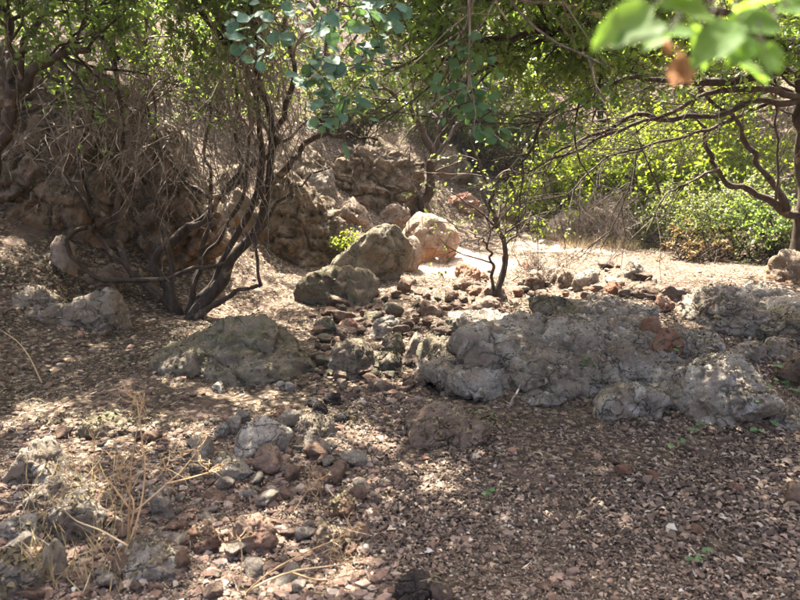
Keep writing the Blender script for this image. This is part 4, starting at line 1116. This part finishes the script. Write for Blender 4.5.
# storax tree standing left of the camera; a limb reaches over the view
bs = (-3.3, 2.1, float(hq(-3.3, 2.1)))
stems = [
    ([bs, (-3.25, 2.15, 1.2), (-3.0, 2.3, 2.3), (-2.6, 2.5, 3.2)], 0.10, 0.06, 'trunk'),
    ([(-2.6, 2.5, 3.2), (-1.6, 2.9, 3.25), (-0.6, 3.2, 3.15), (0.2, 3.35, 2.95), (0.5, 3.5, 2.75)], 0.045, 0.012, 'limb'),
    ([(-2.6, 2.5, 3.2), (-2.0, 3.4, 3.6), (-1.7, 4.2, 3.55), (-1.6, 4.7, 3.3)], 0.045, 0.012, 'limb'),
    ([(-2.8, 2.4, 2.9), (-3.3, 3.2, 3.4), (-3.4, 4.2, 3.6)], 0.04, 0.012, 'limb'),
]
sto = tree('storax_tree', 'tree with round blue-green leaves whose limb hangs over the upper middle', stems, M['greybark'], M['storaxc'] if 'storaxc' in M else M['oak'], bs, n1=40, n2=330, n3=2200, per=9, leafL=0.066, tmin1=0.4, l1=(0.4, 1.0), updir=0.5, keep=lambda P: (lambda x, y: np.where((y > -10) & (P[:, 1] > 0.3), np.where(y > 30, 0.0, 0.25), 1.0))(*to_px(P)))
z2 = lambda L: [(265 + a / 2.963, b / 2.963, c) for a, b, c in L]
spray(sto, z2([(60, 20, 3), (20, 145, 3), (90, 125, 4), (95, 225, 4), (130, 190, 3), (180, 148, 3), (205, 62, 4), (260, 130, 3), (270, 60, 3), (350, 15, 4), (400, 40, 4), (375, 28, 3), (340, 140, 4), (318, 180, 3), (280, 205, 2), (292, 150, 3), (335, 100, 3), (110, 365, 4), (130, 240, 3), (205, 270, 4), (190, 300, 3), (240, 290, 3), (282, 345, 4), (212, 345, 3), (214, 410, 2), (300, 315, 4), (230, 200, 3), (160, 90, 3), (420, 80, 3), (250, 20, 3), (310, 40, 3), (150, 20, 3), (-40, 60, 3), (-85, 25, 3), (-30, 175, 3), (-105, 90, 3), (20, 70, 3), (-60, 120, 3)]),
      2.9, 3.5, 'storax', M['storax'], True, 0.07, 5, lambda px, py, y: at(px * 0.75 + 85, -60 + py * 0.35, y + 0.05))
spray(sto, z2([(575, 195, 4), (545, 235, 3), (535, 275, 3), (590, 230, 4), (640, 235, 4), (680, 215, 4), (660, 265, 3), (560, 300, 4), (610, 300, 4), (640, 320, 4), (590, 345, 3), (650, 370, 4), (625, 390, 3), (700, 380, 3), (705, 410, 2), (525, 350, 2), (670, 330, 3), (620, 270, 3)]),
      3.4, 3.8, 'storax2', M['storax2'] if 'storax2' in M else M['storax'], True, 0.068, 6, lambda px, py, y: at(px * 0.6 + 180, py * 0.45 - 10, y + 0.1))
z3 = lambda L: [(530 + a / 2.963, b / 2.963, c) for a, b, c in L]
spray(right, z3([(120, 290, 4), (160, 300, 4), (200, 290, 4), (240, 300, 4), (265, 290, 3), (95, 330, 4), (130, 350, 4), (100, 375, 4), (150, 370, 3), (90, 410, 4), (110, 400, 3), (75, 430, 3), (210, 230, 3), (235, 240, 3), (180, 320, 3), (320, 200, 3), (340, 195, 2), (60, 60, 3), (130, 60, 3), (180, 105, 3), (230, 50, 3), (90, 140, 3), (200, 150, 3)]),
      4.6, 5.2, 'oakmid', M['oakmid'] if 'oakmid' in M else M['oakbig'], False, 0.062, 8, lambda px, py, y: at(px * 0.8 + 130, py * 0.6 - 20, y + 0.15))

# near oak branch, out of focus, from a tree beside the photographer
bo = (2.3, -0.7, float(height(np.array([2.3]), np.array([-0.7]))[0]))
stems = [
    ([bo, (2.25, -0.6, 1.0), (2.1, -0.45, 2.0), (1.9, -0.3, 2.7)], 0.12, 0.07, 'trunk'),
    ([(2.1, -0.45, 2.0), (1.5, 0.1, 2.25), (0.9, 0.5, 2.05), (0.55, 0.62, 1.93), (0.36, 0.66, 1.86)], 0.04, 0.004, 'limb'),
    ([(1.9, -0.3, 2.7), (1.7, -0.1, 3.4), (1.6, 0.1, 4.3)], 0.05, 0.015, 'limb'),
    ([(1.9, -0.3, 2.7), (2.3, -0.8, 3.4), (2.8, -1.2, 4.0)], 0.05, 0.015, 'limb'),
]
near = tree('oak_tree', 'oak beside the viewer with blurred green leaves hanging in the upper right', stems, M['greybark'], M['oak'], bo, n1=16, n2=90, n3=420, per=7, leafL=0.055, tmin1=0.55, l1=(0.3, 0.7), updir=0.6, simple=False, grow_from=[2, 3])
NL = [(655, 12, 640, 22, 60), (668, 32, 622, 46, 50), (690, 30, 700, 60, 44), (640, 8, 625, 2, 40), (712, 24, 700, 20, 62), (735, 20, 760, 10, 66), (718, 60, 730, 66, 50), (740, 28, 700, 66, 60), (775, 18, 800, 20, 64), (790, 15, 812, 5, 60), (760, 48, 772, 66, 34), (750, 40, 735, 64, 44), (780, 35, 752, 30, 50), (690, 2, 668, -6, 50), (745, 4, 720, -8, 56), (700, 40, 672, 40, 40), (765, 60, 770, 78, 26), (668, 44, 650, 52, 30)]
ms = meshes('oaknear', M['oakbig'], False)
rr = np.random.default_rng(3); g = Geo(); offn = np.array(near.location)
for i, (x0, y0, x1, y1, sz) in enumerate(NL):
    y0 -= 7; y1 -= 7
    yy = rr.uniform(0.56, 0.68)
    P = at(x0, y0, yy); Q = at(x1, y1, yy - rr.uniform(-0.01, 0.02))
    D = Q - P; NN = np.array([rr.normal() * 0.3, -0.75, 0.7 + 0.2 * rr.normal()])
    leaf_at(near, ms[i % 4], P, D, NN, sz / FPX * yy * 1.12)
    src = at(730 + (x0 - 730) * 0.5, min(-12, y0 - 24), 0.64)
    g = Geo(); g.tubes((catmull([src, (src + P) / 2 + np.array([0, 0, 0.004]), P], 7) - offn)[None], np.linspace(0.0018, 0.0009, 7)[None], 5)
    add_obj('twig', g.mesh('twig'), M['greybark'], near)
mb = meshes('dryleaf', M['brownleaf'], False)
for i, (x0, y0, x1, y1, sz) in enumerate([(678, 52, 682, 76, 30), (684, 56, 690, 80, 28), (676, 58, 674, 82, 26), (665, 40, 668, 50, 16)]):
    P = at(x0, y0, 0.62); leaf_at(near, mb[i % 4], P, at(x1, y1, 0.62) - P, (0.5 - i * 0.3, -0.9, 0.1), sz / FPX * 0.62)

# ---- slender sapling in the stream bed, curved stem on the slope, background trees
gs = g1(496, 300)
ys_ = gs[1]
tree('sapling', 'slender two-stemmed sapling at the edge of the clearing', [
    (pxline([(494, 300), (503, 270), (505, 250), (500, 225), (494, 205), (488, 185), (481, 165), (470, 130)], ys_, ys_ + 0.2), 0.045, 0.012, 'trunk'),
    (pxline([(494, 300), (492, 270), (490, 250), (484, 240), (470, 232)], ys_, ys_ - 0.1), 0.028, 0.008, 'trunk'),
    (pxline([(503, 262), (505, 240), (506, 205), (505, 170)], ys_, ys_ + 0.1), 0.012, 0.006, 'limb')],
    M['bark'], M['olive'], tuple(gs), n1=14, n2=45, n3=100, per=4, leafL=0.06, l1=(0.4, 0.9), l2=(0.2, 0.5), tmin1=0.3, use_sun=False)
gc = g1(424, 218); yc_ = gc[1]
tree('slope_tree', 'curved trunk with drooping branches growing behind the smooth boulder', [
    (pxline([(423, 222), (425, 200), (431, 180), (432, 160), (424, 130), (408, 105), (390, 92), (360, 86)], yc_, yc_ - 1.5), 0.13, 0.02, 'trunk'),
    (pxline([(431, 170), (440, 130), (450, 90), (455, 40), (458, -30)], yc_, yc_ + 0.3), 0.06, 0.02, 'limb'),
    (pxline([(420, 118), (412, 140), (410, 165), (412, 185)], yc_ - 0.8, yc_ - 0.9), 0.014, 0.006, 'limb'),
    (pxline([(432, 160), (470, 110), (510, 70), (540, 30)], yc_, yc_), 0.05, 0.015, 'limb')],
    M['bark'], M['olive'], tuple(gc), n1=36, n2=200, n3=620, per=7, leafL=0.06, l1=(0.6, 1.5), tmin1=0.3, sunpow=1.1)

def back_tree(name, label, x, y, h, spread_, leaf, n3, lean=(0, 0), leafL=0.08, seed=0, group='trees closing the view behind', per=11):
    b = np.array([x, y, float(hq(x, y)) if y < 35 else float(height(np.array([x]), np.array([y]))[0])])
    r = np.random.default_rng(seed + 50)
    t1 = b + np.array([lean[0] * 0.4, lean[1] * 0.4, h * 0.42])
    stems = [([b - np.array([0, 0, 0.05]), b + np.array([lean[0] * 0.2 + r.normal() * 0.15, lean[1] * 0.2, h * 0.2]), t1, b + np.array([lean[0], lean[1], h * 0.85])], 0.10 + 0.012 * h, 0.03, 'trunk')]
    for k in range(7):
        a = k * 2 * math.pi / 7 + r.uniform(-0.4, 0.4); q = b + np.array([0, 0, h * r.uniform(0.25, 0.6)]) + np.array([lean[0], lean[1], 0]) * 0.4
        e = q + np.array([math.cos(a) * spread_, math.sin(a) * spread_, h * r.uniform(0.02, 0.4)])
        stems.append(([q, (q + e) / 2 + np.array([0, 0, 0.12 * h]), e], 0.05, 0.012, 'limb'))
    return tree(name, label, stems, M['bark'], leaf, tuple(b), n1=45, n2=300, n3=int(n3 * 0.46), per=per, leafL=leafL * 1.35, l1=(0.25 * h, 0.42 * h), l2=(0.12 * h, 0.24 * h), l3=(0.25, 0.55), tmin1=0.25, use_sun=y < 16.5, sunpow=1.2, group=None, tw=0.004, r2=0.01)
back_tree('broadleaf_tree', 'tall yellow-green tree rising far behind the ochre boulder of the clearing', 3.4, 22.0, 6.0, 2.2, M['bright'], 2400, (0.3, 0), 0.10, 1)
back_tree('broadleaf_tree', 'yellow-green tree behind the arching branches, right of the clearing', 9.6, 21.5, 6.5, 2.4, M['bright'], 2400, (0, 0), 0.10, 2)
back_tree('broadleaf_tree', 'glowing yellow-green tree standing beyond the leafless brushwood', 5.8, 19.0, 4.6, 2.4, M['bright'], 4200, (0.2, 0), 0.08, 21, per=12)
back_tree('broadleaf_tree', 'glowing yellow-green tree behind the right-hand bushes', 9.0, 18.0, 4.6, 2.4, M['bright'], 3800, (-0.2, 0), 0.08, 22, per=12)
back_tree('broadleaf_tree', 'olive tree on the slope top left of the clearing', 1.6, 18.0, 5.2, 2.2, M['olive'], 2200, (0.2, 0), 0.085, 3)
back_tree('broadleaf_tree', 'olive-leaved tree on the hillside above the ochre outcrop', -1.8, 15.8, 4.6, 2.0, M['olive'], 2000, (0.3, -0.3), 0.08, 4)
back_tree('broadleaf_tree', 'leafy tree high on the hillside behind the multi-stemmed tree', -5.4, 14.0, 4.4, 2.0, M['olive'], 2000, (0, -0.3), 0.08, 5)
back_tree('broadleaf_tree', 'green tree above the left rock face', -6.2, 9.8, 3.8, 2.2, M['oak'], 5000, (0.4, -0.4), 0.07, 6)
back_tree('broadleaf_tree', 'green tree standing behind the dark right-hand bush', 11.0, 16.0, 6.0, 2.4, M['olive'], 2200, (-0.3, 0), 0.085, 7)
back_tree('broadleaf_tree', 'far green tree at the end of the gully', 6.4, 25.0, 7.0, 3.0, M['olive'], 2200, (0, 0), 0.12, 8)
back_tree('broadleaf_tree', 'far tree on the hill crest behind the centre', 0.0, 25.0, 7.0, 3.0, M['olive'], 2000, (0, 0), 0.12, 9)
back_tree('broadleaf_tree', 'far tree on the hill crest at the right', 14.0, 24.0, 8.0, 3.2, M['bright'], 2200, (0, 0), 0.12, 10)
back_tree('broadleaf_tree', 'far tree on the hill crest at the left', -7.0, 22.0, 6.0, 2.8, M['olive'], 1900, (0, 0), 0.11, 11)

# ---- bushes
def bush(name, label, cat, px, py, wpx, hpx, leaf, n, leafL, depth=0.7, bark='bark', per=9, leafy=True, n1=40):
    n = int(n * 0.8)
    g0 = g1(px, py); k = g0[1] / FPX; rx = wpx * k / 2; hz = hpx * k
    b = g0 + np.array([0, rx * depth * 0.6, 0]); b[2] = float(hq(b[0], b[1]))
    root = thing(name, label, cat, tuple(b))
    S = b + np.column_stack([RNG.normal(size=n1) * rx * 0.3, RNG.normal(size=n1) * rx * 0.25, np.zeros(n1)]); S[:, 2] = hq(S[:, 0], S[:, 1])
    a = RNG.uniform(0, 6.3, n1); el = RNG.uniform(0.2, 1.0, n1)
    E = b + np.column_stack([np.cos(a) * rx * (1 - el * 0.5), np.sin(a) * rx * depth * (1 - el * 0.5), hz * (0.15 + 0.6 * el)])
    L = np.linalg.norm(E - S, axis=1)
    B1 = grow(S, E - S, L, 7, 0.18, 0.0); R1 = taper(np.full(n1, 0.014), np.full(n1, 0.005), 7)
    g = Geo(); g.tubes(B1 - b, R1, 4, False)
    n2 = n // 4
    s, d, r = offshoots(B1, R1, n2, 0.25, 1, 0.9, 0.2); B2 = grow(s, d, RNG.uniform(0.2, 0.45, n2) * hz, 4, 0.28, -0.02); R2 = taper(np.full(n2, 0.005), np.full(n2, 0.0025), 4)
    g.tubes(B2 - b, R2, 3, False)
    s, d, r = offshoots(B2, R2, n, 0.2, 1, 0.9, 0.1); B3 = grow(s, d, RNG.uniform(0.12, 0.3, n) * max(0.6, hz), 3, 0.3, -0.03)
    g.tubes(B3 - b, taper(np.full(n, 0.0035), np.full(n, 0.0015), 3), 3, False)
    o = add_obj('branches', g.mesh('branches'), M[bark], root); o['kind'] = 'stuff'
    if leafy:
        gl = Geo(); foliage(gl, B3, per, leafL, True, use_sun=False)
        for i in range(len(gl.V)): gl.V[i] = gl.V[i] - b
        o = add_obj('foliage', gl.mesh('foliage', smooth_shade=False), M[leaf], root); o['kind'] = 'stuff'
    return root
bush('bush', 'dense green bush on the bank at the right', 'bush', 750, 262, 120, 96, 'olive', 900, 0.065, n1=34, per=7)
bush('bush', 'dark loose shrub close to the right trunk', 'bush', 785, 258, 90, 70, 'oak', 500, 0.065, n1=24, per=7)
bush('bush', 'bright green bush right of the grey gravel patch', 'bush', 690, 250, 90, 66, 'olive', 700, 0.06, n1=30)
bush('dry_bush', 'bush with withered brown leaves at the foot of the dense green bush', 'bush', 706, 263, 84, 36, 'browncl', 260, 0.06, per=6)
bush('dry_bush', 'leafless grey brushwood at the back of the clearing', 'bush', 612, 246, 90, 58, 'olive', 1600, 0.05, bark='twig', leafy=False, n1=60)
bush('dry_bush', 'low grey brush right of the sapling', 'bush', 540, 282, 70, 30, 'olive', 420, 0.04, bark='twig', leafy=False, n1=26)
bush('creeper', 'small green creeper on the rocks beside the brown hollow boulder', 'plant', 345, 268, 34, 48, 'bright', 110, 0.055, per=5, n1=10)

for i, (lab, px, py, wp, hp, lf, n) in enumerate((
        ('tall sunny shrub behind the ochre boulder', 575, 236, 90, 96, 'bright', 1300), ('tall yellow-green shrub at the back of the gully', 640, 232, 130, 120, 'bright', 2000),
        ('leafy shrub at the back right of the gully', 716, 228, 120, 120, 'bright', 1700), ('olive shrub on the slope above the smooth boulder', 500, 186, 100, 90, 'olive', 1500), ('olive shrub on the slope left of the clearing top', 452, 165, 110, 90, 'olive', 1500),
        ('olive shrub on the upper hillside over the ochre outcrop', 350, 150, 110, 80, 'olive', 1000), ('olive shrub on the hillside behind the dead twigs', 200, 120, 140, 80, 'olive', 1000))):
    bush('bush', lab, 'bush', px, py, wp, hp, lf, n, 0.085, per=10, n1=50)

# ---- seedlings with leaves one can tell apart
def seedling(label, pts, size, seed, group=None):
    r = np.random.default_rng(seed); ms = meshes('herb', M['herb'], True)
    g0 = g1(*pts[0]); root = thing('seedling', label, 'plant', tuple(g0), group)
    for px, py in pts:
        b = g1(px, py); zt, _, _ = drop(np.array([b[0]]), np.array([b[1]])); b[2] = min(zt[0], b[2] + 0.12)
        tip = b + np.array([r.normal() * 0.015, r.normal() * 0.015 - 0.01, r.uniform(0.03, 0.07)])
        g = Geo(); g.tubes((catmull([b - np.array([0, 0, 0.01]), (b + tip) / 2 + r.normal(size=3) * 0.004, tip], 5) - g0)[None], np.linspace(0.0025, 0.0015, 5)[None], 5)
        add_obj('stem', g.mesh('stem'), M['herb'], root)
        for j in range(3):
            D = np.array([r.normal(), r.normal() * 0.6, 0.1 + 0.2 * r.normal()])
            leaf_at(root, ms[int(r.integers(4))], tip, D, (r.normal() * 0.25, -0.45, 0.85), size * r.uniform(0.4, 0.95))
seedling('green round-leaved seedlings by the tan block at the right', [(762, 412), (752, 424), (772, 420), (778, 380), (786, 388), (798, 398), (764, 426), (776, 432), (748, 414), (790, 394), (772, 386), (758, 436), (766, 400)], 0.062, 1)
seedling('small green plant in the bedrock fissure', [(588, 380), (594, 383), (582, 384), (590, 388)], 0.05, 2)
seedling('small green plant behind the leaning orange stone', [(670, 370), (676, 366)], 0.05, 3)
seedling('pale green sprout in the litter below the pale front boulder', [(700, 434), (694, 438), (680, 452), (672, 456)], 0.045, 4)
seedling('pale green sprout near the lower right corner', [(700, 566), (708, 564), (690, 568)], 0.035, 5)
seedling('tiny green sprout in the middle of the litter', [(484, 504), (488, 500)], 0.03, 6)
seedling('grey-green sprout on the half-buried brown stone', [(486, 416), (490, 420), (482, 420)], 0.035, 7)

# ---- dry stalks in the foreground
def stalk(label, lines, seed, r0=0.004, tufts=()):
    """lines: pixel polylines with distance; the first is the main stem"""
    r = np.random.default_rng(seed)
    p0 = lines[0][0]; y = lines[0][1]
    b = at(p0[0][0], p0[0][1], y) if False else at(*p0[0], y)
    b[2] = float(hq(b[0], max(b[1], 0.05)))
    root = thing('dry_plant', label, 'plant', tuple(b))
    for k, (pl, y) in enumerate(lines):
        pts = [at(q[0], q[1], y + 0.02 * r.normal() * (i > 0)) for i, q in enumerate(pl)]
        if k == 0 or pl[0] == p0[0]: pts[0][2] = min(pts[0][2], b[2] - 0.01)
        g = Geo(); P = catmull(pts, 12)
        g.tubes((P - b)[None], np.linspace(r0 * (1 if k == 0 else 0.7), r0 * 0.3, 12)[None], 6)
        o = add_obj('stem' if k == 0 else 'branch', g.mesh('stem'), M['straw'], root)
    if tufts:
        g = Geo()
        for px, py, y, n, sz in tufts:
            c = at(px, py, y)
            n = int(n * 1.2); sz = sz * 1.3
            S = np.repeat(c[None], n, 0) + r.normal(size=(n, 3)) * 0.006
            D = r.normal(size=(n, 3)) + np.array([0, 0, 0.5])
            T = grow(S, D, r.uniform(0.5, 1.2, n) * sz, 4, 0.3, 0.02)
            g.tubes(T - b, taper(np.full(n, 0.0016), np.full(n, 0.0007), 4), 3, False)
            S2 = T[:, -1]
            T2 = grow(np.repeat(S2, 3, 0), r.normal(size=(3 * n, 3)) + np.array([0, 0, 0.3]), r.uniform(0.2, 0.5, 3 * n) * sz, 3, 0.3, 0)
            g.tubes(T2 - b, taper(np.full(3 * n, 0.0012), np.full(3 * n, 0.0006), 3), 3, False)
        o = add_obj('umbel', g.mesh('umbel'), M['straw'], root); o['kind'] = 'stuff'
D1 = 2.45
stalk('tall forked dry straw-coloured stalk standing at the lower left', [
    ([(128, 606), (128, 560), (129, 520), (132, 460), (142, 405)], D1),
    ([(128, 548), (140, 510), (145, 470), (142, 440), (137, 400)], D1),
    ([(132, 512), (112, 485), (96, 465), (94, 440)], D1),
    ([(133, 513), (160, 490), (182, 470), (198, 450)], D1 + 0.04),
    ([(165, 484), (190, 478), (210, 472)], D1 + 0.04),
    ([(128, 546), (100, 530), (75, 520), (55, 500)], D1 - 0.05),
    ([(98, 470), (84, 482), (70, 480)], D1),
    ([(130, 530), (134, 505), (128, 490), (120, 470)], D1),
], 1, 0.0062, [(142, 405, D1, 8, 0.05), (136, 400, D1, 8, 0.05), (94, 440, D1, 10, 0.06), (198, 450, D1 + 0.04, 10, 0.07), (210, 472, D1 + 0.04, 8, 0.06), (55, 500, D1 - 0.05, 9, 0.06), (70, 480, D1, 9, 0.07), (142, 455, D1, 12, 0.08), (118, 468, D1, 8, 0.06), (165, 470, D1, 10, 0.07)])
D2 = 2.3
stalk('dry pale fronds spreading at the bottom left of centre', [
    ([(228, 612), (250, 590), (290, 572), (330, 566), (362, 560)], D2),
    ([(228, 612), (262, 578), (300, 555), (335, 540), (352, 530)], D2 - 0.03),
    ([(228, 612), (238, 590), (242, 560), (240, 540)], D2),
    ([(290, 572), (320, 580), (350, 575)], D2),
], 2, 0.0055, [(362, 560, D2, 8, 0.05), (352, 530, D2 - 0.03, 8, 0.06), (350, 575, D2, 6, 0.05), (335, 548, D2, 10, 0.06), (345, 565, D2, 10, 0.06), (240, 540, D2, 6, 0.04)])
D3 = 2.75
stalk('thin dry stalk left of the tall forked one', [
    ([(97, 604), (94, 560), (88, 520), (86, 500), (78, 485)], D3),
    ([(88, 522), (98, 500), (104, 490)], D3),
    ([(60, 600), (58, 560), (62, 545)], D3)], 3, 0.0045, [(78, 485, D3, 9, 0.08), (104, 490, D3, 8, 0.07)])
D4 = 2.9
stalk('dry straw sprig leaning right of the grey slabs', [
    ([(282, 535), (295, 510), (308, 490), (318, 480)], D4),
    ([(282, 535), (300, 515), (318, 498)], D4)], 4, 0.003, [(318, 480, D4, 10, 0.06), (310, 490, D4, 8, 0.06)])
stalk('long thin dry twig leaning over the litter at the left', [([(42, 372), (30, 358), (18, 342), (4, 332)], 4.9)], 5, 0.006)

# ---- fallen sticks
def stick(label, pts, r0, group=None):
    G = [g1(*p) for p in pts]
    for q in G: q[2] = drop(np.array([q[0]]), np.array([q[1]]))[0][0] + r0 * 0.8
    g = Geo(); P = catmull(G, 10); c = P[0].copy(); P[1:-1] += RNG.normal(size=(8, 3)) * r0 * 0.5
    g.tubes((P - c)[None], np.linspace(r0, r0 * 0.5, 10)[None], 6)
    o = add_obj('stick', g.mesh('stick'), M['twig'], None, tuple(c)); tag(o, label, 'stick', group)
stick('thin dark stick lying at the toe of the bedrock', [(508, 410), (520, 396), (530, 384)], 0.010)
stick('upright dark splinter between the ledge boulders', [(722, 366), (725, 352), (726, 340)], 0.014)
stick('thin dry stick in the litter near the right bottom', [(712, 520), (716, 532), (722, 546)], 0.006)
stick('short pale stick in the litter right of centre', [(536, 545), (546, 543), (556, 541)], 0.007)
stick('dark stick lying across the rubble row behind the bedrock', [(546, 284), (556, 272), (566, 264)], 0.012)
stick('slim stick lying on the sunny edge of the clearing', [(590, 266), (620, 255), (640, 243)], 0.010)

# ---- dry grass tuft at the back of the clearing
def grass(label, px0, px1, py0, py1, n, h_):
    px = RNG.uniform(px0, px1, n); py = RNG.uniform(py0, py1, n)
    G = ground(px, py); G = G[~np.isnan(G[:, 0])]; n = len(G); G[:, 2] = hq(G[:, 0], G[:, 1]) - 0.01
    D = RNG.normal(size=(n, 3)) * 0.35 + np.array([0, 0, 1.0])
    NN = norm(np.column_stack([RNG.normal(size=n), RNG.normal(size=n), np.full(n, 0.2)]))
    L = RNG.uniform(0.5, 1.2, n) * h_
    g = Geo(); g.leaves(G, D, NN, L, np.full(n, 0.006), True, 0.0)
    o = add_obj('grass', g.mesh('grass'), M['grass']); tag(o, label, 'grass'); o['kind'] = 'stuff'
grass('pale dry grass at the back of the sunny clearing', 560, 640, 240, 252, 900, 0.28)
grass('thin dry grass among the lower left stones', 20, 130, 470, 600, 260, 0.16)

# ---- thin scattering volume added to imitate veiling glare in the background
def glare_haze():
    m = bpy.data.materials.new('glare_haze'); m.use_nodes = True; nt = m.node_tree; nt.nodes.clear()
    out = nt.nodes.new('ShaderNodeOutputMaterial'); v = nt.nodes.new('ShaderNodeVolumePrincipled')
    v.inputs['Color'].default_value = (0.93, 0.95, 0.97, 1); v.inputs['Density'].default_value = 0.00035; v.inputs['Anisotropy'].default_value = 0.4
    nt.links.new(v.outputs[0], out.inputs['Volume'])
    bm = bmesh.new(); bmesh.ops.create_cube(bm, size=1.0)
    me = bpy.data.meshes.new('glare_haze'); bm.to_mesh(me); bm.free(); me.materials.append(m)
    o = add_obj('glare_haze', me); o.scale = (104, 104, 50); o.location = (0, 6, 22.5); o['kind'] = 'stuff'
glare_haze()
